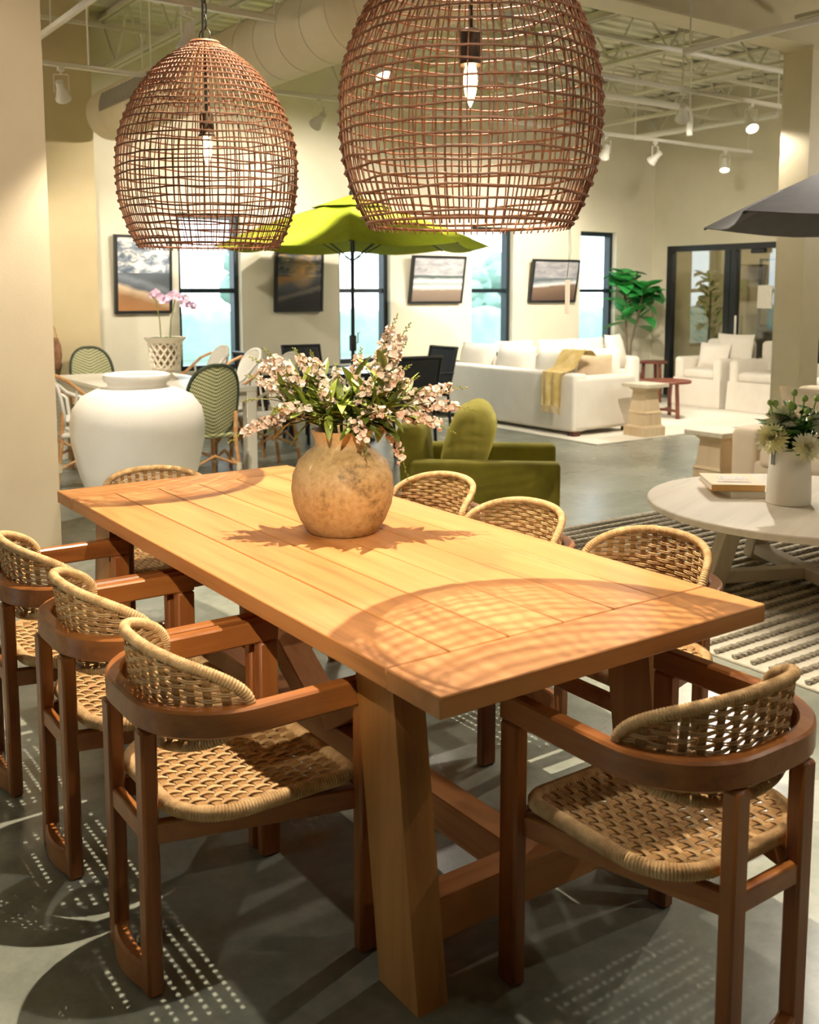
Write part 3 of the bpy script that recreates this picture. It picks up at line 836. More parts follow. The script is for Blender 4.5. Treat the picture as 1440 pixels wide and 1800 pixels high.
def stem(tipx, tipy, off, label, flower=True, sag=.0, nb=26, nl=9, white=False, grp='blossom stems in the stone vase'):
    tip = px3(tipx, tipy, off)
    base = Vector((VX, VY, TZ+.06)); d0 = tip-base
    hor = Vector((d0.x, d0.y, 0)); hl = hor.length
    neck = Vector((VX, VY, TZ+.325)) + (hor.normalized() if hl > 1e-4 else Vector())*min(.055, hl*.25)
    t = thing('flower_stem', label, 'flower', tuple(base), 0, grp)
    ctrl = neck.lerp(tip, .5) + Vector((0, 0, .05+sag))
    def P(u):
        return neck*(1-u)**2 + ctrl*2*u*(1-u) + tip*u*u
    n = 18; pts = [base.lerp(neck, i/4)-base for i in range(4)] + [P(i/n)-base for i in range(n+1)]
    rad = [1]*4+[1-.72*i/n for i in range(n+1)]
    MB().tube(pts, .0028, 5, rad=rad).build('stem', stemm, t)
    tot = sum((P((i+1)/n)-P(i/n)).length for i in range(n))
    def frame(u):
        d = (P(min(1, u+.02))-P(max(0, u-.02))).normalized(); a = d.cross(Vector((0, 0, 1)))
        a = a.normalized() if a.length > .05 else Vector((1, 0, 0)); return d, a, a.cross(d)
    for k in range(nl):
        u = .04 + .5*(k+rg.random()*.6)/nl; d, a, b = frame(u); an = k*2.4+rg.uniform(-.4, .4)
        o = (a*math.cos(an)+b*math.sin(an)); v = (d*rg.uniform(.5, 1.0)+o).normalized()
        place('leaf', LF[k % 3], leafm if rg.random() < .62 else leafd, t, P(u)-base+o*.002, aim(v)).scale = (1, 1, 1)
        s = rg.uniform(.7, 1.15); col.objects[-1].scale = (s, s, s)
    if flower:
        lo = .42 if tot > .25 else .35
        nbk = max(8, int(nb*min(1, tot/.33)))
        for k in range(nbk):
            u = lo + (.86-lo)*k/nbk; d, a, b = frame(u); an = k*2.4+rg.uniform(-.3, .3)
            o = (a*math.cos(an)+b*math.sin(an)); v = (o+d*rg.uniform(.1, .7))
            pool, mt = (BLW, petal_w) if (white or rg.random() < .35) else (BL, petal)
            ob = place('blossom', pool[k % len(pool)], mt, t, P(u)-base+o*.005, aimz(v))
            s = rg.uniform(.85, 1.2)*(1.0-.3*(u-lo)/.5); ob.scale = (s, s, s)
    for k in range(7):
        u = .86 + .14*k/6; d, a, b = frame(u); an = k*2.6; o = (a*math.cos(an)+b*math.sin(an))
        place('bud', bud_m, stemm, t, P(u)-base+o*.004, aimz(d+o*.5))
STEMS = [(402, 778, -.06, 'long blossom stem drooping farthest left out of the vase', .04), (432, 660, -.02, 'pale blossom stem reaching left, below the topmost left tips', 0),
 (440, 628, .05, 'pink blossom stem rising leftmost above the white table', 0), (462, 612, -.05, 'pink blossom stem leaning left with a green bud tip', 0),
 (516, 612, .06, 'short blossom stem with bare green tip left of centre', 0), (545, 616, -.03, 'blossom stem with bare green tip, second left of centre', 0),
 (590, 640, .08, 'small blossom stem in the middle before the umbrella pole', 0), (636, 612, .10, 'pale blossom stem standing beside the umbrella pole', 0),
 (700, 552, .05, 'tallest blossom stem rising up to the right', .0), (722, 568, -.02, 'tall full pink blossom stem leaning right, next to the tallest', .0),
 (716, 600, .06, 'slim blossom stem leaning right below the tallest pair', 0), (722, 642, -.06, 'blossom stem before the black chair, with a yellow bud tip', 0),
 (737, 662, .03, 'slim pale blossom stem before the lower edge of the black chair', 0), (822, 682, .04, 'long blossom stem reaching right across the white sofa back', .02),
 (836, 722, .0, 'long blossom stem reaching farthest right over the green chair pillow', .03), (800, 762, -.06, 'blossom stem reaching right and low before the green armchair', .04),
 (722, 858, .02, 'drooping blossom stem hanging down right of the vase', .16), (645, 802, -.19, 'short full blossom stem facing forward over the vase rim', .05),
 (480, 728, -.12, 'short blossom stem to the left front of the vase', .03), (560, 690, -.14, 'short blossom stem at the front left of the bunch', .02),
 (660, 665, -.10, 'blossom stem in the heart of the bunch, front', .0), (690, 740, -.16, 'short leafy blossom stem at the front right of the bunch', .03)]
for x, y, o, lb, sg in STEMS: stem(x, y, o, lb, True, sg)
for x, y, o, lb in ((430, 705, .0, 'leafy twig without flowers pointing left out of the vase'), (790, 690, .03, 'leafy twig without flowers pointing right out of the vase'),
                    (600, 700, -.10, 'leafy twig in the middle front of the bunch'), (660, 700, .08, 'leafy twig in the middle back of the bunch'),
                    (520, 690, .05, 'leafy twig at the back left of the bunch'), (740, 720, -.05, 'leafy twig low on the right of the bunch'),
                    (560, 745, -.14, 'leafy twig over the front left of the vase rim'), (690, 690, -.03, 'leafy twig right of the middle of the bunch')):
    stem(x, y, o, lb, False, .02, nl=16, grp='leafy twigs in the stone vase')
# ------------------------------------------------------------------ white urn
plaster = plain('white_plaster', 'e9e4d8', .75, 'efeadf', 5, .12, 40)
t = thing('urn', 'huge smooth white urn standing on the floor beyond the table', 'urn', (2.20, 5.98, 0))
MB().lathe([(.20, 0), (.215, .0), (.225, .02), (.285, .18), (.36, .42), (.398, .60), (.402, .70), (.385, .79), (.33, .865), (.25, .905), (.185, .918), (.172, .932), (.178, .945), (.195, .955), (.203, .975), (.198, .995), (.180, 1.002), (.160, .99), (.15, .95), (.16, .91), (.3, .85), (.37, .70), (.33, .4), (.19, .03)], 56).build('urn_body', plaster, t)

# ------------------------------------------------------------------ green velvet armchair
velvet = plain('olive_velvet', '66601d', .8, '7c7526', 5, .05, 60, sheen=.35, spec=.2)
velvet_l = plain('olive_velvet_pillow', '938b3c', .8, 'a79f4c', 5, .05, 60, sheen=.4, spec=.2)
darkw = plain('dark_plinth', '2a2118', .6)
t = thing('swivel_armchair', 'olive green velvet armchair with a loose pillow, behind the woven chairs', 'armchair', (3.645, 4.385, 0), math.atan2(-.66, .75))
MB().lathe([(.25, .012), (.25, .05), (.10, .06), (.10, .10)], 24).build('swivel_base', darkw, t)
MB().soft((.0, 0, .22), (.74, .56, .22), .04).build('seat_base', velvet, t)
MB().soft((.06, 0, .385), (.66, .53, .13), .05, (.0, 0, .02)).build('seat_cushion', velvet_l, t)
for s in (-1, 1): MB().soft((.0, s*.33, .345), (.80, .115, .50), .03).build('arm', velvet, t)
MB().soft((-.35, 0, .46), (.15, .56, .70), .05, M=TRS((0, 0, 0), (0, R(-5), 0))).build('backrest', velvet, t)
pl = thing('cushion', 'olive velvet cushion leaning in the green armchair', 'cushion', (3.645-.075, 4.385+.066, .44), math.atan2(-.66, .75)+PI/2)
MB().soft((0, 0, 0), (.50, .21, .44), .10, (0, .03, .02)).build('cushion_cover', velvet_l, pl, (0, .0, .215), (R(18), 0, 0))

# ------------------------------------------------------------------ striped rug
rug_c = plain('rug_cream', 'cfc7b4', .95, 'ddd6c6', 40, .5, 400)
rug_g = plain('rug_braid', '8f8877', .95, 'b5ac99', 60, .6, 300)
RX0, RX1, RY0, RY1 = 3.36, 6.6, 1.35, 4.50
t = thing('striped_rug', 'cream wool rug with raised grey braided stripes under the coffee table', 'rug', (RX0, RY0, 0))
MB().box(((RX1-RX0)/2, (RY1-RY0)/2, .006), (RX1-RX0, RY1-RY0, .012), .003).build('rug_field', rug_c, t)
def braid():
    mb = MB(); L = RX1-RX0-.02
    n = 150
    for s in (-1, 1):
        pts = [(L*i/n, s*.007*math.cos(i*.62*PI/1.0+.4), .006+.006*math.sin(i*.62*PI+.4)*s) for i in range(n+1)]
        mb.tube(pts, .0085, 5)
    return mb.mesh('braid')
bm_ = braid(); k = 0; y = .05
while y < RY1-RY0-.02:
    o = place('braid', bm_, rug_g, t, (.01+.012*math.sin(k*7), y, .013)); y += .083; k += 1
fm = MB().tube([(0, 0, .006), (.006, .03, .012), (-.004, .07, .004)], .0065, 4).mesh('tassel')
rg = random.Random(4)
for i in range(118):
    place('tassel', fm, rug_c, t, (.012+i*.0273, RY1-RY0-.004, .002), (0, 0, rg.uniform(-.5, .5)))

# ------------------------------------------------------------------ round coffee table
wash = wood('whitewashed_oak', 'bfb39d', 'd3c8b3', 'ddd3c0', 'X', .6, .8)
wash_z = wood('whitewashed_oak_leg', 'b3a78f', 'c9bea6', 'd6cbb5', 'Z', .6, .8)
t = thing('coffee_table', 'round whitewashed wooden coffee table with slanted legs on striped rug', 'table', (4.56, 2.935, .02), R(20))
MB().lathe([(.001, .385), (.795, .385), (.80, .39), (.80, .415), (.795, .42), (.001, .42)], 72, cap0=False, cap1=False).build('tabletop', wash, t)
for k in range(4):
    a = R(45+90*k); c, s = math.cos(a), math.sin(a)
    MB().beam((.52*c, .52*s, 0), (.40*c, .40*s, .384), .09, .085, .004).build('leg', wash_z, t)
for k in range(2):
    a = R(45+90*k); c, s = math.cos(a), math.sin(a)
    MB().beam((-.49*c, -.49*s, .06), (.49*c, .49*s, .06+.0), .07, .06 + .001*k, .004).build('cross_stretcher', wash, t)
CTZ = .44
# books
paper = plain('book_pages', 'e9e2d2', .8, 'f1ebdd', 30)
def book(name, label, loc, rz, w_, d_, h_, cover, art=None):
    t = thing(name, label, 'book', loc, rz, 'books on the coffee table')
    MB().box((0, 0, h_/2), (w_-.008, d_-.012, h_-.006)).build('pages', paper, t)
    MB().box((0, 0, .0015), (w_, d_, .003)).box((0, 0, h_-.0015), (w_, d_, .003)).box((0, -d_/2+.0015, h_/2), (w_, .003, h_)).build('cover', cover, t)
    if art:
        for nm, c, s, m in art: MB().box((c[0], c[1], h_+.0006), (s[0], s[1], .001)).build(nm, m, t)
    return t
def art_mat(name, cs, sc):
    m, nt, b = newmat(name); v = coords(nt, rnd=False); f = noise(nt, v, sc, 3, .6, 1.2)
    nt.links.new(ramp(nt, f, [(.38, lin(cs[0])), (.5, lin(cs[1])), (.62, lin(cs[2]))]), b.inputs['Base Color']); return m
tanb = plain('tan_book_cover', 'd6a75c', .5, 'dcb06a', 8)
whiteb = plain('white_book_cover', 'e6dfd0', .5)
book('book', 'white coffee table book lying underneath the tan book', (4.49, 3.29, CTZ), R(58), .30, .24, .032, whiteb)
book('book', 'tan hardback book on top, with a small picture on its cover', (4.455, 3.335, CTZ+.033), R(-40), .27, .33, .034, tanb,
     [('cover_picture', (.01, .03), (.15, .10), art_mat('cover_art', ('6d6250', 'c8b79a', 'b08a6a'), 60)), ('cover_stripe', (0.0, -.075), (.17, .035), art_mat('cover_stripe_art', ('8a4a35', '4d4f58', '9c7c60'), 25))])
# pitcher vase with cream flowers
cer = plain('white_ceramic', 'eee8da', .35, 'f3eee2', 4)
PXc, PYc = 4.45, 2.985
t = thing('pitcher_vase', 'tall white ceramic vase of cream flowers on the coffee table', 'vase', (PXc, PYc, CTZ))
MB().lathe([(.10, 0), (.106, .003), (.108, .02), (.104, .14), (.095, .24), (.092, .272), (.100, .288), (.094, .288), (.086, .27), (.092, .2), (.098, .03), (.05, .012)], 44).build('vase_body', cer, t)
MB().box((-.098, 0.03, .235), (.004, .02, .07)).build('hang_tag', plain('grey_tag', '8d9096', .5), t)
cream = plain('cream_petal', 'eee6a8', .6, 'f8f5e2', 20, spec=.2)
green2 = plain('deep_leaf', '2f5a1f', .45, '4b7a2c', 9)
green2b = plain('bud_green', '6f8e3c', .5, 'a2b45f', 20)
def mum_mesh():
    mb = MB(); rg = random.Random(2)
    for ring in range(6):
        n = 7+ring*4; el = lerp(1.45, -.15, ring/5); L = lerp(.016, .042, ring/5)
        for i in range(n):
            a = 2*PI*(i+.5*(ring % 2))/n+rg.uniform(-.08, .08)
            d = Vector((math.cos(a)*math.cos(el), math.sin(a)*math.cos(el), math.sin(el))); s = Vector((-math.sin(a), math.cos(a), 0))
            w_ = .005; b = Vector((0, 0, .004))
            p = [b-s*w_*.4, b+s*w_*.4, b+d*L*.6+s*w_, b+d*L*.6-s*w_, b+d*L+Vector((0, 0, .004))]
            mb.add(p, [(0, 1, 2, 3), (3, 2, 4)])
    return mb.mesh('bloom', 80)
MUM = mum_mesh()
BUD = MB().lathe([(.001, -.012), (.010, -.008), (.014, .002), (.011, .012), (.004, .018), (.0005, .018)], 10, cap0=False, cap1=False).mesh('bud')
BLF = leaf_mesh(.125, .036, -.3, tip=.75)
def small_stem(dx, dy, z, kind, label, grp, s=1.0):
    base = Vector((PXc, PYc, CTZ+.05)); tip = RGT*dx - FWD*dy + Vector((0, 0, z-.05))
    t = thing('flower_stem', label, 'flower', tuple(base), 0, grp)
    mid = Vector((tip.x*.35, tip.y*.35, .20))
    def P(u): return mid*2*u*(1-u) + tip*u*u
    MB().tube([P(i/10) for i in range(11)], .0045, 5).build('stem', green2b, t)
    d = (P(1)-P(.9)).normalized()
    if kind == 'bloom':
        ob = place('bloom', MUM, cream, t, P(1), aimz(RGT*dx*5-FWD*.8+Vector((0, 0, .45)))); ob.scale = (s*2.0,)*3
    elif kind == 'bud':
        ob = place('bud', BUD, cream if s < .95 else green2b, t, P(1), aimz(d)); ob.scale = (s*1.25,)*3
    for k in range(3 if kind != 'leaf' else 6):
        u = .62+.12*k if kind != 'leaf' else .5+.1*k
        a = k*2.3+dx*50; v = (RGT*math.cos(a)-FWD*math.sin(a)*.8+Vector((0, 0, .5)))
        ob = place('leaf', BLF, green2, t, P(min(1, u)), aim(v)); ob.scale = ((.85 if kind != 'leaf' else 1.1),)*3
for dx, dy, z, s, lb in ((-.115, .06, .335, 1.1, 'cream bloom lowest on the left of the white vase'), (-.05, .0, .42, 1.05, 'cream bloom upright at the upper left of the bunch'),
                         (.03, .13, .30, 1.0, 'cream bloom hanging over the front rim of the white vase'), (.13, .03, .405, 1.1, 'cream bloom on the right of the small bunch'), (.06, -.06, .36, 1.0, 'cream bloom at the back of the small bunch')):
    small_stem(dx, dy, z, 'bloom', lb, 'cream flowers in the white vase', s)
BUDL = ['round bud on the far left of the cream flower bunch', 'paler bud twinned with the far left bud', 'highest bud standing over the middle of the white vase', 'green bud just right of the highest one', 'green bud second from the right, high on the bunch', 'bud on the far right of the cream flowers', 'half-open pale bud in the middle of the bunch', 'smallest pale bud just below the half-open one', 'green bud behind the upright cream bloom']
for i, (dx, dy, z, s) in enumerate(((-.085, .0, .50, 1.0), (-.115, .01, .505, .8), (.0, .02, .555, 1.0), (.06, .0, .525, 1.0), (.12, .0, .525, 1.0), (.16, .01, .48, .9), (.045, .07, .47, .85), (.06, .08, .43, .8), (-.03, .05, .50, 1.0))):
    small_stem(dx, dy, z, 'bud', BUDL[i], 'buds in the white vase', s)
SPL = ['broad dark leaf sprig sticking out left of the cream flowers', 'tall broad leaf sprig in the middle of the cream flowers', 'low leaf sprig over the front rim of the white vase', 'low leaf sprig on the right of the white vase rim']
for i, (dx, dy, z) in enumerate(((-.10, .03, .40), (.03, .04, .43), (-.02, .07, .37), (.08, .06, .33))):
    small_stem(dx, dy, z, 'leaf', SPL[i], 'leaf sprigs in the white vase')

# ------------------------------------------------------------------ seating fabrics and shapes
linen = plain('white_linen', 'e9e3d6', .9, 'efeadf', 6, .15, 250)
linen_b = plain('beige_linen', 'd9c7ac', .9, 'e2d2ba', 6, .15, 250)
linen_w = plain('bright_linen', 'e6dfd2', .9, 'ede7dc', 6, .15, 250)
tanp = plain('tan_pillow', 'c9b391', .9, 'd6c2a2', 10, .2, 200)
foot = plain('sofa_foot', '54301c', .5)
def cushion(label, loc, rz, w_, h_, t_, mat, tilt=12, grp='loose cushions on the white seats'):
    t = thing('cushion', label, 'cushion', loc, rz, grp)
    MB().pillow(w_, h_, t_).build('cushion_cover', mat, t, (0, 0, h_*.47), (R(tilt), 0, 0)); return t
# beige sofa at the right edge
t = thing('beige_sofa', 'beige linen sofa behind the coffee table, cut by the right edge', 'sofa', (5.86, 2.2, 0))
MB().soft((.46, 1.1, .19), (.90, 2.2, .32), .03).build('base', linen_b, t)
for y in (.11, 2.10): MB().soft((.45, y, .31), (.90, .22, .50), .05).build('arm', linen_b, t)
MB().soft((.80, 1.1, .45), (.20, 2.2, .72), .06).build('backrest', linen_b, t)
for y in (.66, 1.55): MB().soft((.34, y, .375), (.70, .86, .15), .05, (0, 0, .015)).build('seat_cushion', linen_b, t)
for y in (.66, 1.55): MB().soft((.62, y, .60), (.18, .84, .38), .07, (.03, 0, 0)).build('back_cushion', linen_b, t)
for x, y in ((.08, .08), (.08, 2.12), (.82, .08), (.82, 2.12)): MB().cyl((x, y, .012), (x, y, .04), .03, n=10).build('foot', foot, t)
cushion('cream lumbar cushion propped on the beige sofa by the column', (6.36, 4.02, .45), R(-82), .62, .40, .18, linen_b, 14)
cushion('knotted pale cushion at the right edge, on the beige sofa', (6.30, 3.42, .45), R(-82), .44, .42, .16, tanp, 18)
# pedestals
lime = wood('limed_oak', 'c2a882', 'd4bd99', 'dfcbac', 'Z', .6, .7)
def pedestal(loc, h, lb):
    t = thing('pedestal', lb, 'pedestal', loc, 0, 'square wooden pedestals')
    def sq(z0, z1, a, b):
        mb = MB(); mb.add([(x*a, y*a, z0) for x, y in ((-1,-1),(1,-1),(1,1),(-1,1))]+[(x*b, y*b, z1) for x, y in ((-1,-1),(1,-1),(1,1),(-1,1))],
                          [(0,3,2,1), (4,5,6,7), (0,1,5,4), (1,2,6,5), (2,3,7,6), (3,0,4,7)]); return mb
    sq(0, h*.17, .15, .15).build('plinth', lime, t); sq(h*.17, h*.21, .14, .125).build('plinth_moulding', lime, t)
    sq(h*.21, h*.44, .122, .118).build('lower_shaft', lime, t); sq(h*.44, h*.48, .125, .112).build('band', lime, t)
    sq(h*.48, h*.86, .108, .088).build('shaft', lime, t); sq(h*.86, h*.93, .09, .125).build('capital', lime, t)
    MB().box((0, 0, h*.965), (.34, .34, h*.07), .004).build('top_slab', wash, t)
pedestal((8.02, 7.10, .012), .54, 'square pale wood pedestal beside the arm of the white sectional')
pedestal((6.03, 4.64, 0), .50, 'square pale wood pedestal beside the beige sofa arm')
# ------------------------------------------------------------------ dark umbrella
slate = plain('slate_canvas', '59595d', .85, '636367', 8, .1, 200)
def umbrella(name, label, loc, Rr, zr, za, rot, mat, n=8, vent=True, crank=True, ribs=True, base=.22):
    t = thing(name, label, 'umbrella', loc, rot)
    V = [Vector((Rr*math.cos(2*PI*k/n), Rr*math.sin(2*PI*k/n), zr)) for k in range(n)]; A = Vector((0, 0, za-.05))
    for k in range(n):
        a, b = V[k], V[(k+1) % n]; mb = MB(); o = []
        m = 6
        for sgn in (0, -.006):
            for i in range(m+1):
                u = i/m
                for j in range(m+1):
                    v = j/m; e = a.lerp(b, v); p = A.lerp(e, u)
                    p = p + Vector((0, 0, -.045*math.sin(PI*v)*u + .07*math.sin(PI*u)*.6 + sgn)) - Vector((e.x, e.y, 0))*(.03*math.sin(PI*v)*u)
                    o.append(p)
        q = (m+1)**2; fs = []
        for i in range(m):
            for j in range(m):
                x = i*(m+1)+j; fs.append((x, x+m+1, x+m+2, x+1)); fs.append((q+x, q+x+1, q+x+m+2, q+x+m+1))
        for j in range(m): x = m*(m+1)+j; fs.append((x, x+1, q+x+1, q+x))
        mb.add(o, fs); mb.build('canopy_panel', mat, t)
    if vent:
        mb = MB(); W = [Vector((Rr*.30*math.cos(2*PI*k/n), Rr*.30*math.sin(2*PI*k/n), lerp(za-.05, zr, .30)+.056)) for k in range(n)]
        mb.add([Vector((0, 0, za))]+W, [(0, 1+k, 1+(k+1) % n) for k in range(n)]); mb.build('vent_cap', mat, t, sharp=10)
    MB().lathe([(.03, za-.01), (.03, za+.02), (.012, za+.05), (.001, za+.055)], 12, cap1=False).build('finial', blk, t)
    if ribs:
        for k in range(n):
            MB().tube([A-Vector((0, 0, .03)), A.lerp(V[k], .5)+Vector((0, 0, .028)), V[k]-Vector((0, 0, .012))], .008, 6).build('rib', M['black_metal'], t)
            MB().cyl(Vector((0, 0, zr-.15)), A.lerp(V[k], .5)+Vector((0, 0, .02)), .006, n=6).build('strut', M['black_metal'], t)
    MB().cyl((0, 0, .06), (0, 0, za-.08), .019, n=14).build('pole', M['frame_black'], t)
    if crank:
        MB().box((0, 0, .98), (.06, .06, .16), .01).build('crank_box', M['black_metal'], t)
        MB().tube([(.03, 0, .98), (.07, 0, .98), (.07, 0, 1.08), (.10, 0, 1.08)], .006, 6).build('crank_handle', M['black_metal'], t)
    MB().lathe([(base, 0), (base, .03), (base*.85, .06), (.03, .07), (.03, .3)], 28).build('base', M['black_metal'], t)
    return t
umbrella('patio_umbrella', 'slate grey patio umbrella before the column at the right edge', (5.71, 2.91, 0), 1.40, 1.90, 2.45, R(106.3), slate, n=6, vent=True, base=.145)
# ------------------------------------------------------------------ white dining set on the left
whitew = plain('white_lacquer', 'ded8c8', .4, 'e4dfd0', 4)
t = thing('white_table', 'long pale dining table with square legs behind the white urn', 'table', (3.10, 8.15, 0))
MB().box((0, 0, .735), (1.0, 2.0, .035), .004).build('tabletop', whitew, t)
for x in (-.455, .455):
    MB().box((x, 0, .675), (.03, 1.83, .085)).build('apron', whitew, t)
for y in (-.955, .955): MB().box((0, y, .675), (.84, .03, .085)).build('apron', whitew, t)
for x in (-.455, .455):
    for y in (-.955, .955): MB().box((x, y, .359), (.085, .085, .717), .004).build('leg', whitew, t)
bamboo = plain('bamboo_cane', 'c08a55', .5, 'd9ab78', 20)
wrapw = plain('cane_binding', 'd8cba8', .6, 'e5dac0', 30)
def weave_mat(name, a, b, sc):
    m, nt, bs = newmat(name); bs.inputs['Roughness'].default_value = .6
    v = coords(nt, (1, 1, 1), False)
    sep = N(nt, 'ShaderNodeSeparateXYZ'); nt.links.new(v, sep.inputs[0])
    ab = N(nt, 'ShaderNodeMath', _operation='ABSOLUTE'); nt.links.new(sep.outputs['Y'], ab.inputs[0])
    ma = N(nt, 'ShaderNodeMath', _operation='MULTIPLY_ADD'); ma.inputs[1].default_value = .55
    nt.links.new(ab.outputs[0], ma.inputs[0]); nt.links.new(sep.outputs['Z'], ma.inputs[2])
    cb = N(nt, 'ShaderNodeCombineXYZ'); nt.links.new(ab.outputs[0], cb.inputs[0]); nt.links.new(ma.outputs[0], cb.inputs[1])
    ck = N(nt, 'ShaderNodeTexChecker'); ck.inputs['Scale'].default_value = sc
    ck.inputs['Color1'].default_value = lin(a); ck.inputs['Color2'].default_value = lin(b)
    nt.links.new(cb.outputs[0], ck.inputs['Vector']); nt.links.new(ck.outputs['Color'], bs.inputs['Base Color'])
    bump(nt, bs, ck.outputs['Fac'], .3, .003); return m
wv_g = weave_mat('olive_weave', '4f5a2c', 'c9c49a', 75); wv_w = weave_mat('white_weave', 'd8d6cc', 'f0eee6', 75)
rimg = plain('dark_green_rim', '26301f', .5, '3a4430', 20); rimw = plain('white_rim', 'e8e4d8', .5, 'f2efe6', 20)
def bistro(label, loc, rz, kind, group):
    """café chair, faces local +x; seat .45, back to .96"""
    t = thing('rattan_chair', label, 'chair', loc, rz, group)
    wv, rim = (wv_g, rimg) if kind == 'green' else (wv_w, rimw)
    MB().soft((0, 0, .445), (.42, .42, .035), .017).build('seat', wv, t)
    hb = .20
    def S(u, v):     # back sheet, u across, v up
        y = hb*(2*u-1); z = .44+.53*v
        return Vector((-.19-.11*v+.05*(2*u-1)**2, y, z))
    n = 14
    def outl(k):     # arch outline, closed
        a = 2*PI*k/40; c, s = math.cos(a), math.sin(a)
        q = (abs(c)**2.6+abs(s)**2.6)**(-1/2.6); return .5+.5*c*q, .5+.5*s*q
    mb = MB(); o = []
    for i in range(n+1):
        v = i/n; w_ = max(0.02, 1-abs(2*v-1)**2.6)**(1/2.6)
        for j in range(n+1): o.append(S(.5+(j/n-.5)*w_*.99, v))
    q = len(o); o += [p-Vector((.008, 0, 0)) for p in o]; fs = []
    for i in range(n):
        for j in range(n):
            x = i*(n+1)+j; fs.append((x, x+1, x+n+2, x+n+1)); fs.append((q+x, q+x+n+1, q+x+n+2, q+x+1))
    mb.add(o, fs); br = mb.build('backrest', wv, t)
    MB().tube([S(*outl(k))-Vector((.004, 0, 0)) for k in range(40)], .013, 7, True).build('back_rim', rim, br)
    for y in (-1, 1):
        MB().tube([(.19, y*.17, .43), (.21, y*.19, 0)], .016, 8).build('front_leg', bamboo, t)
        MB().tube([(-.19, y*.19, .62), (-.20, y*.18, .42), (-.26, y*.20, 0)], .016, 8).build('rear_leg', bamboo, t)
        MB().tube([(.20, y*.182, .20), (0, y*.185, .30), (-.23, y*.192, .20)], .011, 7).build('side_brace', bamboo, t)
        MB().tube([(.19, y*.16, .43), (.06, y*.16, .36), (-.05, y*.16, .43)], .010, 7).build('bent_brace', bamboo, t)
    MB().tube([(.203, -.18, .22), (.20, 0, .30), (.203, .18, .22)], .011, 7).build('front_brace', bamboo, t)
    MB().tube([(-.225, -.19, .22), (-.22, 0, .30), (-.225, .19, .22)], .011, 7).build('rear_brace', bamboo, t)
    for x, y in ((.2, -.182), (.2, .182), (-.228, -.19), (-.228, .19)):
        MB().cyl((x, y, .18), (x, y, .24), .021, n=8).build('binding', wrapw, t)
    if kind == 'white':
        for y in (-1, 1):
            pts = [(-.25, y*.19, .90), (-.16, y*.25, .85), (-.02, y*.28, .72), (.12, y*.27, .66), (.19, y*.22, .60), (.195, y*.175, .44)]
            P = [Vector(p) for p in pts]; out = []
            for i in range(len(P)-1):
                for k in range(4): out.append(P[i].lerp(P[i+1], k/4))
            MB().tube(out+[P[-1]], .014, 7).build('arm', rim if y > 0 else bamboo, t)
            MB().tube([(-.10, y*.262, .80), (-.12, y*.2, .44)], .010, 7).build('arm_post', rimw, t)
    return t
bistro('green woven café chair with its back to us at the pale table', (3.06, 7.0, 0), PI/2, 'green', 'green café chairs at the pale table')
bistro('green woven café chair at the far end of the pale table', (3.05, 9.25, 0), -PI/2, 'green', 'green café chairs at the pale table')
G = 'white café armchairs at the pale table'
bistro('white rattan armchair on the left of the pale table, next to the urn', (2.36, 7.62, 0), 0, 'white', G)
bistro('white rattan armchair nearest the partition edge on the left', (2.36, 8.38, 0), 0, 'white', G)
bistro('white rattan armchair on the right of the pale table, nearest the flowers', (3.90, 7.66, 0), PI, 'white', G)
bistro('white rattan armchair before the first window, right of the other', (3.90, 8.34, 0), PI, 'white', G)
bistro('white rattan armchair before the first window, beside the orchid planter', (3.90, 9.02, 0), PI, 'white', G)
# orchid in a pierced planter
ivory = plain('ivory_ceramic', 'e6dcc6', .45, 'efe7d5', 6)
t = thing('planter', 'ivory pierced ceramic planter holding the orchid on the pale table', 'planter', (3.26, 8.17, .7525))
MB().lathe([(.09, 0), (.10, 0), (.10, .015), (.07, .03), (.05, .06), (.06, .075), (.055, .08)], 28).build('foot', ivory, t)
mb = MB().lathe([(.07, .08), (.115, .085), (.122, .10), (.118, .11)], 28); mb.build('lower_band', ivory, t)
mb = MB().lathe([(.135, .31), (.17, .345), (.175, .36), (.165, .36), (.13, .325)], 32, cap0=False, cap1=False); mb.build('rim', ivory, t)
rg = random.Random(8)
for s in (-1, 1):
    for k in range(14):
        pts = []
        for i in range(9):
            u = i/8; a = 2*PI*k/14+s*u*1.1; r = lerp(.116, .136, u); pts.append((r*math.cos(a), r*math.sin(a), .10+.215*u))
        MB().tube(pts, .0105, 5).build('lattice_strip', ivory, t)
MB().lathe([(.001, .09), (.085, .09), (.095, .30), (.001, .30)], 20, cap0=False, cap1=False).build('inner_pot', plain('clay_pot', 'a58a6c', .8), t)
orch = plain('orchid_pink', 'dcb0cf', .55, 'efd6e8', 14)
t = thing('orchid', 'pink orchid in bloom with two tall stems in the planter', 'plant', (3.26, 8.17, 1.06))
MB().lathe([(.001, .0), (.11, .0), (.09, .03), (.001, .035)], 18, cap0=False, cap1=False).build('moss', plain('moss', '6f6a3a', .9, '97803f', 30), t)
for x, l in ((-.05, -.05), (.07, .08)):
    o = RGT*x; MB().tube([o*.6, o*.8+Vector((0, 0, .2)), o+RGT*l*.3+Vector((0, 0, .36)), o+RGT*l*1.2+Vector((0, 0, .41))], .005, 6).build('stem', stemm, t)
fl = MB()
for i in range(5):
    a = 2*PI*i/5+.3
    fl.grid(lambda u, v, a=a: ((.008+.03*u)*math.cos(a)-(v-.5)*.04*math.sin(PI*(.15+.8*u))*math.sin(a), (.008+.03*u)*math.sin(a)+(v-.5)*.04*math.sin(PI*(.15+.8*u))*math.cos(a), .01*u), 5, 3)
fl.lathe([(.001, -.004), (.008, .004), (.006, .012), (.001, .014)], 7, cap0=False, cap1=False)
flm = fl.mesh('orchid_bloom', 80)
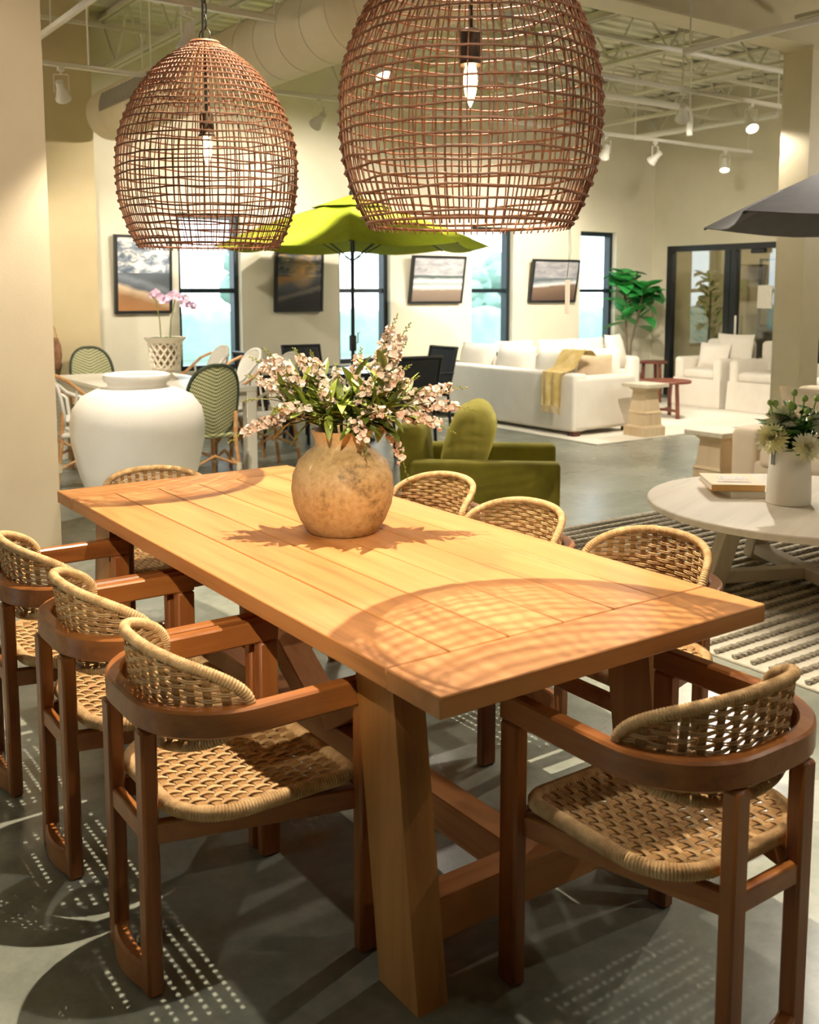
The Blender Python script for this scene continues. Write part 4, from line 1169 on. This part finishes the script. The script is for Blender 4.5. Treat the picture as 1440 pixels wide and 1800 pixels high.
for k in range(13):
    c = RGT*(-.09+.028*k+rg.uniform(-.01, .01)) + Vector((0, 0, .40-.0025*(k-4)**2*.6+rg.uniform(-.04, .035))) - FWD*rg.uniform(-.03, .05)
    place('orchid_bloom', flm, orch, t, c, aimz(-FWD+RGT*rg.uniform(-.6, .6)+Vector((0, 0, rg.uniform(-.2, .4)))))
LO = leaf_mesh(.14, .03, -.4)
for k in range(5): place('leaf', LO, green2, t, (0, 0, .03), aim((math.cos(k*1.3), math.sin(k*1.3), .35)))

# ------------------------------------------------------------------ black patio set and green umbrella
sling = plain('black_sling', '1d2024', .6, '26292d', 30, .1, 300)
glz = plain('dark_glass_top', '5f7078', .08, '6b7c84', 3)
t = thing('patio_table', 'dark patio table with a glossy top under the green umbrella', 'table', (5.40, 8.60, 0))
MB().box((-.24, 0, .705), (.44, .92, .012), .003).build('glass_panel', glz, t); MB().box((.24, 0, .705), (.44, .92, .012), .003).build('glass_panel', glz, t)
mb = MB()
for s in (-1, 1): mb.box((s*.48, 0, .70), (.05, 1.0, .04)).box((0, s*.48, .70), (.91, .05, .04))
mb.build('frame', M['black_metal'], t)
for x in (-.46, .46):
    for y in (-.46, .46): MB().box((x, y, .34), (.045, .045, .68), .004).build('leg', M['black_metal'], t)
def sling_chair(label, x, y, rz):
    t = thing('patio_chair', label, 'chair', (x, y, 0), rz, 'black patio chairs')
    MB().box((0, 0, .43), (.46, .44, .015), .004).build('seat', sling, t)
    MB().box((0, 0, 0), (.015, .42, .50), .004).build('backrest', sling, t, (-.28, 0, .64), (0, R(-12), 0))
    for s in (-1, 1):
        MB().tube([(-.26, s*.23, 0), (-.22, s*.23, .42), (-.335, s*.23, .90)], .016, 8).build('rear_leg', M['black_metal'], t)
        MB().tube([(.22, s*.25, 0), (.22, s*.25, .62), (.18, s*.25, .645), (-.28, s*.24, .645)], .016, 8).build('front_leg', M['black_metal'], t)
    MB().cyl((-.337, -.24, .90), (-.337, .24, .90), .016, n=8).build('top_rail', M['black_metal'], t)
sling_chair('black patio chair on the left of the patio table, behind the flowers', 4.66, 8.85, 0)
sling_chair('black patio chair with its back to us, between flowers and sofa', 5.36, 7.72, PI/2)
sling_chair('black patio chair at the right of the patio table by the sofa end', 6.22, 8.62, PI)
sling_chair('black patio chair on the window side of the patio table', 5.45, 9.42, -PI/2)
lime_c = plain('lime_canvas', '8f9c12', .8, '9aa81c', 8, .08, 200)
umbrella('market_umbrella', 'lime green market umbrella standing through the patio table', (5.40, 8.60, 0), 1.36, 1.94, 2.44, R(12), lime_c)

# ------------------------------------------------------------------ pictures on the window wall
def pic_mat(name, kind, horizon):
    m, nt, b = newmat(name); b.inputs['Roughness'].default_value = .35
    tc = N(nt, 'ShaderNodeTexCoord'); sep = N(nt, 'ShaderNodeSeparateXYZ'); nt.links.new(tc.outputs['Generated'], sep.inputs[0])
    mp = N(nt, 'ShaderNodeMapping'); mp.inputs['Scale'].default_value = (2.2, 1, 5.5); nt.links.new(tc.outputs['Generated'], mp.inputs[0])
    f = noise(nt, mp.outputs[0], 1.6, 6, .6, .5)
    ds = N(nt, 'ShaderNodeMath', _operation='MULTIPLY_ADD'); ds.inputs[1].default_value = .10; nt.links.new(f, ds.inputs[0])
    sl = N(nt, 'ShaderNodeMath', _operation='MULTIPLY_ADD'); nt.links.new(sep.outputs['X'], sl.inputs[0])
    sl.inputs[1].default_value = {'a': .22, 'b': -.22, 'c': .0, 'd': -.10}[kind]; nt.links.new(sep.outputs['Z'], sl.inputs[2])
    nt.links.new(sl.outputs[0], ds.inputs[2])
    land = {'a': [(0, 'b98556'), (.28, 'a07650'), (.40, 'cdb89a'), (.46, '5d6470'), (.54, '7e868e'), (.60, '5a6169')],
            'b': [(0, '1a1c20'), (.16, '24262b'), (.24, '77706a'), (.30, '3a3f46'), (.44, '59606a'), (.56, 'b98c5a')],
            'c': [(0, '6f6258'), (.30, '8a7a6c'), (.38, 'd5d8d6'), (.46, '8f9c9c'), (.52, 'e3e6e4'), (.60, '4d5c5a')],
            'd': [(0, '5c4a40'), (.36, '806a5a'), (.42, 'd9dcdd'), (.48, '9aa4a8'), (.54, '5d666b'), (.58, '737a80')]}[kind]
    lc = ramp(nt, ds.outputs[0], [(p, lin(c)) for p, c in land])
    sky = {'a': [(.35, '55606f'), (.47, '8f9aa8'), (.56, 'f2e9dc')], 'b': [(.35, '3d4450'), (.5, '7c8289'), (.62, 'd9b98a')],
           'c': [(.35, '8b8d92'), (.5, 'a5a6aa'), (.65, 'c2c1c2')], 'd': [(.35, '85868c'), (.5, '9c9ca1'), (.65, 'b4b2b5')]}[kind]
    sc = ramp(nt, f, [(p, lin(c)) for p, c in sky])
    st_ = N(nt, 'ShaderNodeMath', _operation='GREATER_THAN'); nt.links.new(sep.outputs['Z'], st_.inputs[0]); st_.inputs[1].default_value = horizon
    mx = N(nt, 'ShaderNodeMix'); mx.data_type = 'RGBA'; nt.links.new(st_.outputs[0], mx.inputs[0]); nt.links.new(lc, mx.inputs[6]); nt.links.new(sc, mx.inputs[7])
    res = mx.outputs[2]
    if kind == 'b':   # sun disc and its glow, printed
        vm = N(nt, 'ShaderNodeVectorMath', _operation='SUBTRACT'); fl_ = N(nt, 'ShaderNodeMapping'); fl_.inputs['Scale'].default_value = (1, 0, 1); nt.links.new(tc.outputs['Generated'], fl_.inputs[0]); nt.links.new(fl_.outputs[0], vm.inputs[0]); vm.inputs[1].default_value = (.56, 0, .70)
        ln = N(nt, 'ShaderNodeVectorMath', _operation='LENGTH'); nt.links.new(vm.outputs[0], ln.inputs[0])
        g = ramp(nt, ln.outputs['Value'], [(.03, (1, 1, 1, 1)), (.09, (.6, .6, .6, 1)), (.35, (0, 0, 0, 1))])
        m3 = N(nt, 'ShaderNodeMix'); m3.data_type = 'RGBA'; nt.links.new(g, m3.inputs[0]); nt.links.new(res, m3.inputs[6]); m3.inputs[7].default_value = lin('f6c88a'); res = m3.outputs[2]
    nt.links.new(res, b.inputs['Base Color']); return m
def picture(label, x0, x1, z0, z1, kind, hor, tilt):
    t = thing('framed_picture', label, 'picture', ((x0+x1)/2, Y1-.03, z0), 0, 'beach pictures on the window wall')
    t.rotation_euler = (R(tilt), 0, 0)
    w_, h_ = x1-x0, z1-z0; fw = .028
    mb = MB()
    for s in (-1, 1): mb.box((s*(w_/2-fw/2), 0, h_/2), (fw, .045, h_))
    mb.box((0, 0, fw/2), (w_-2*fw, .045, fw)).box((0, 0, h_-fw/2), (w_-2*fw, .045, fw))
    mb.build('frame', M['black_metal'], t)
    MB().box((0, -.004, h_/2), (w_-2*fw, .022, h_-2*fw)).build('print', pic_mat('beach_print_'+kind, kind, hor), t)
picture('framed beach photo with sunlit clouds, farthest left on the wall', 3.50, 4.10, 1.27, 2.06, 'a', .52, 3)
picture('framed sunset beach photo under the green umbrella', 5.30, 5.91, 1.265, 1.93, 'b', .60, 3)
picture('framed photo of grey surf between the second and third windows', 7.12, 7.93, 1.345, 1.93, 'c', .60, 9)
picture('framed photo of a flat grey shore, rightmost on the wall', 9.06, 9.90, 1.345, 1.92, 'd', .58, 9)
# baskets hanging on the shade-darkened wall
t = thing('hanging_basket', 'brown woven bags hanging on a hook by the shade-darkened wall', 'basket', (2.74, 9.62, 1.0))
MB().lathe([(.001, -.24), (.06, -.22), (.085, -.10), (.075, .0), (.05, .06), (.055, .062), (.07, .0), (.001, -.2)], 16, cap0=False, cap1=False).build('bag', plain('brown_wicker', '6d4a30', .8, '94694a', 30, .4, 120), t)
MB().tube([(-.05, 0, .05), (-.03, 0, .15), (0, 0, .2), (.03, 0, .15), (.05, 0, .05)], .006, 6).build('handle', bamboo, t)
MB().tube([(0, 0, .2), (0, .05, .22), (0, .078, .2)], .006, 6).build('hook', M['black_metal'], t)

# ------------------------------------------------------------------ white sectional and its cushions
t = thing('sectional_sofa', 'big white L-shaped sofa seen from behind, along the windows', 'sofa', (7.30, 7.40, .012))
MB().soft((.45, 1.28, .20), (.86, 2.50, .30), .03).build('base', linen, t)
MB().soft((.10, 1.28, .34), (.20, 2.54, .60), .035).build('backrest', linen, t)
MB().soft((.47, .10, .33), (.90, .20, .56), .05).build('arm', linen, t)
MB().soft((1.85, 2.12, .20), (1.98, .86, .30), .03).build('chaise_base', linen, t)
MB().soft((1.50, 2.45, .34), (2.66, .20, .60), .035).build('chaise_backrest', linen, t)
MB().soft((2.75, 2.10, .34), (.20, .88, .60), .06).build('arm', linen, t)
for y in (.62, 1.36): MB().soft((.55, y, .40), (.68, .72, .16), .05, (0, 0, .015)).build('seat_cushion', linen, t)
for x in (1.0, 1.72, 2.30): MB().soft((x, 2.02, .40), (.66, .68, .16), .05, (0, 0, .015)).build('seat_cushion', linen, t)
for x, y in ((.06, .06), (.85, .06), (.06, 2.45), (2.75, 1.72)): MB().box((x, y, .025), (.09, .09, .05)).build('foot', foot, t)
GB = 'back cushions of the white sectional'
for k, y in enumerate((8.02, 8.70, 9.38)):
    cushion(['white back cushion right of the yellow throw on the sectional', 'middle white back cushion on the near run of the sectional', 'white back cushion at the left end of the sectional'][k] if k else 'white back cushion next to the yellow throw on the sectional', (7.64, y, .50), R(-90), .64, .40, .24, linen, -10, GB)
for k, x in enumerate((8.40, 9.10, 9.66)):
    cushion(['white back cushion below the third window, in the sofa corner', 'white back cushion under the fourth picture', 'white back cushion below the fourth window'][k], (x, 9.55, .50), 0, .62, .40, .22, linen, -10, GB)
cushion('tan cushion beside the yellow throw on the sectional arm', (7.86, 7.72, .50), R(-40), .46, .34, .18, tanp, -18)
cushion('fringed white cushion next to the tan one on the sectional', (8.12, 7.80, .50), R(-30), .40, .40, .16, linen_w, -16)
cushion('white square cushion leaning at the fig tree end of the sectional', (9.78, 9.18, .50), R(18), .46, .46, .18, linen_w, -14)
# yellow throw over the back
yel = plain('yellow_throw', 'd9b96c', .9, 'ecd49a', 12, .3, 200)
t = thing('throw_blanket', 'pale yellow fringed throw draped over the sectional back', 'blanket', (7.40, 7.70, .0))
path = [(.34, .82), (.27, .885), (.18, .88), (.11, .80), (.04, .70), (-.05, .672), (-.115, .66), (-.13, .60), (-.135, .48), (-.137, .36), (-.14, .30)]
def th(u, v, off=0):
    x = u*(len(path)-1); i = min(len(path)-2, int(x)); f = x-i; a, b = path[i], path[i+1]
    hem = .10*math.sin(v*PI*.9)*max(0, u-.6)
    return (lerp(a[0], b[0], f)-.010*(1+math.sin(v*16+u*3))*(.3+u)*.7+off, (v-.5)*.36*(1-.2*u), lerp(a[1], b[1], f)+hem*.4)
mb = MB().grid(th, 26, 22); mb.build('cloth', yel, t)
for k in range(24):
    p = Vector(th(1, k/23)); MB().tube([p, p+Vector((-.004, .004*math.sin(k*3), -.03)), p+Vector((-.002, .008*math.sin(k*5), -.07))], .003, 4).build('tassel', yel, t)
# rug, round tables, slipcovered chairs
t = tag(MB().box((0, 0, 0), (3.9, 2.5, .012), .003).build('area_rug', plain('ivory_rug', 'e8e0cf', .95, 'efe9db', 30, .5, 300), None, (9.10, 8.18, .006)), 'flat ivory rug under the white sectional and chairs', 'rug')
red = wood('mahogany', '4a2218', '6f3828', '84493a', 'X', .4)
def round_table(label, loc, r, h):
    t = thing('round_table', label, 'table', loc, R(25), 'small round brown tables')
    MB().lathe([(.001, h-.03), (r-.006, h-.03), (r, h-.02), (r, h-.006), (r-.006, h), (.001, h)], 36, cap0=False, cap1=False).build('tabletop', red, t)
    for k in range(3):
        a = 2*PI*k/3; MB().beam((r*.72*math.cos(a), r*.72*math.sin(a), 0), (r*.62*math.cos(a), r*.62*math.sin(a), h-.03), .04, .04, .003).build('leg', red, t)
        MB().beam((0, 0, .09), (r*.69*math.cos(a), r*.69*math.sin(a), .09), .03, .03).build('stretcher', red, t)
round_table('round mahogany table behind the pedestal on the ivory rug', (9.36, 7.98, .012), .30, .44)
round_table('small brown side table between the sectional and the slipcovered chair', (10.55, 9.22, .012), .20, .55)
def slip_chair(label, y, group='slipcovered white armchairs'):
    t = thing('slipcover_armchair', label, 'armchair', (10.56, y, .012), 0, group)
    mb = MB()
    def sk(u, v):
        a = u*4; w_, d_ = .37, .40
        i = int(a) % 4; f = a-int(a)
        c = [(-d_, -w_), (d_, -w_), (d_, w_), (-d_, w_)]; p, q = c[i], c[(i+1) % 4]
        x, yy = lerp(p[0], q[0], f), lerp(p[1], q[1], f); fl_ = 1+.03*(1-v)+.014*math.sin(u*70)*(1-v)
        return (.40+x*fl_, yy*fl_, .004+.36*v)
    mb.grid(sk, 96, 6, cu=True); mb.build('skirt', linen_w, t)
    MB().soft((.40, 0, .30), (.78, .72, .12), .03).build('seat_deck', linen_w, t)
    MB().soft((.34, 0, .415), (.64, .50, .13), .05, (0, 0, .02)).build('seat_cushion', linen_w, t)
    for s in (-1, 1): MB().soft((.38, s*.305, .46), (.76, .13, .34), .045).build('arm', linen_w, t)
    MB().soft((.70, 0, .56), (.18, .70, .58), .06, M=TRS((0, 0, 0), (0, R(0), 0))).build('backrest', linen_w, t)
    return t
slip_chair('white slipcovered armchair left of the pair before the glass wall', 8.50)
slip_chair('white slipcovered armchair next to the steel column', 7.64)
slip_chair('white slipcovered armchair past the column at the right edge', 6.66)
cushion('small white cushion in the left slipcovered armchair', (10.90, 8.50, .50), R(-85), .46, .34, .16, linen_w, -14)
cushion('larger piped white cushion standing on the left slipcovered armchair back', (11.06, 8.30, .56), R(-88), .56, .40, .16, linen_w, -8)
cushion('cream cushion in the armchair past the column', (11.0, 6.72, .50), R(-88), .46, .40, .16, linen, -10)

# ------------------------------------------------------------------ fiddle-leaf fig
figg = plain('fig_leaf', '23873a', .35, '4aa858', 6)
t = thing('fig_tree', 'fiddle-leaf fig with big glossy leaves in the corner by the window', 'plant', (10.62, 9.72, 0))
MB().lathe([(.12, 0), (.15, 0), (.19, .36), (.20, .38), (.17, .38), (.16, .30), (.001, .30)], 24, cap1=False).build('pot', M['white_metal'], t)
rg = random.Random(21)
FL = [leaf_mesh(.32, .125, -.5, tip=1.25), leaf_mesh(.28, .11, .2, tip=1.25), leaf_mesh(.30, .13, -.9, tip=1.2)]
for k in range(4):
    a = k*1.6; top = Vector((.26*math.cos(a), .20*math.sin(a)-.08, 1.45+.30*((k*7) % 4)/3))
    pts = [Vector((.02*math.cos(a), .02*math.sin(a), .30)), Vector((.05*math.cos(a), .04*math.sin(a), .8)), top*.72+Vector((0, 0, .30)), top]
    MB().tube(pts, .014, 6, rad=[1.2, 1, .8, .5]).build('trunk', bark, t)
    for i in range(20):
        u = .15+.85*i/19; p = pts[2].lerp(top, (u-.28)/.72) if u > .4 else pts[1].lerp(pts[2], u/.4); an = i*2.4+k
        v = Vector((math.cos(an), math.sin(an)*.9, rg.uniform(-.1, .7)))
        ob = place('leaf', FL[i % 3], figg, t, p, aim(v)); s = rg.uniform(.75, 1.15); ob.scale = (s, s, s)
# ------------------------------------------------------------------ behind the office glass
t = thing('shelf_unit', 'black metal shelf unit behind the office glass', 'shelf', (13.9, 9.0, 0))
for x in (-.2, .2):
    for y in (-.85, .85): MB().box((x, y, 1.0), (.035, .035, 2.0)).build('post', M['black_metal'], t)
for z in (.35, .80, 1.30, 1.98): MB().box((0, 0, z), (.42, 1.7, .025)).build('shelf_board', M['black_metal'], t)
for i, (y, z, r, h, lb, m) in enumerate(((9.5, 1.313, .10, .22, 'dark jar on the middle shelf behind the glass, left', darkw), (9.1, 1.313, .07, .30, 'tall dark bottle on the middle shelf behind glass', blk), (8.55, 1.313, .08, .18, 'pale jar on the middle shelf behind glass, right', cer), (8.8, .813, .11, .16, 'white bowl on the lower shelf behind the glass', cer), (9.4, .813, .09, .2, 'brown jar on the lower shelf behind the glass', bark))):
    t = thing('jar', lb, 'jar', (13.9, y, z), 0, 'jars on the office shelf')
    MB().lathe([(r*.6, 0), (r, h*.2), (r, h*.7), (r*.5, h*.9), (r*.55, h), (r*.4, h)], 18).build('jar_body', m, t)
t = thing('olive_tree', 'slender olive tree in a pot behind the office glass', 'plant', (12.2, 9.62, 0))
MB().lathe([(.13, 0), (.16, 0), (.2, .32), (.18, .32), (.001, .28)], 20, cap1=False).build('pot', darkw, t)
MB().tube([(0, 0, .28), (.02, .01, .8), (0, -.02, 1.5)], .016, 6).build('trunk', bark, t)
OL = leaf_mesh(.085, .014, .2); ol_m = plain('olive_tree_leaf', '8d9448', .5, 'b0b566', 10); rg = random.Random(31)
for k in range(150):
    z = rg.uniform(.65, 1.72); a = rg.uniform(0, 6.28); r = rg.uniform(.02, .26)*math.sin(PI*min(1, (z-.5)/1.3))
    place('leaf', OL, ol_m, t, (r*math.cos(a), r*math.sin(a), z), aim((math.cos(a), math.sin(a), rg.uniform(-.3, .9)))).scale = (1.3, 1.3, 1.3)
t = thing('office_cabinet', 'low dark cabinet with a pale cushion top behind the office glass', 'cabinet', (13.0, 8.1, 0))
MB().box((0, 0, .40), (.5, 1.3, .80), .01).build('body', darkw, t); MB().soft((0, 0, .86), (.5, 1.3, .11), .05).build('seat_pad', linen_b, t)
for y in (-.33, .33): MB().box((-.255, y, .42), (.012, .62, .70)).build('door', darkw, t)
t = thing('desk_chair', 'dark office chair behind the glass wall', 'chair', (12.5, 9.1, 0), R(150))
MB().soft((0, 0, .46), (.46, .46, .09), .04).build('seat', blk, t); MB().soft((-.22, 0, .78), (.08, .44, .46), .04).build('backrest', blk, t)
MB().cyl((0, 0, .08), (0, 0, .42), .03).build('column', M['black_metal'], t)
for k in range(5): MB().beam((0, 0, .08), (.28*math.cos(k*1.257), .28*math.sin(k*1.257), .04), .04, .04).build('base_arm', M['black_metal'], t)
tag(MB().box((0, 0, 0), (.004, .22, .30)).build('paper_notice', paper, None, (X1+.042, 8.22, 1.42)), 'white paper notice taped to the office glass door', 'notice')
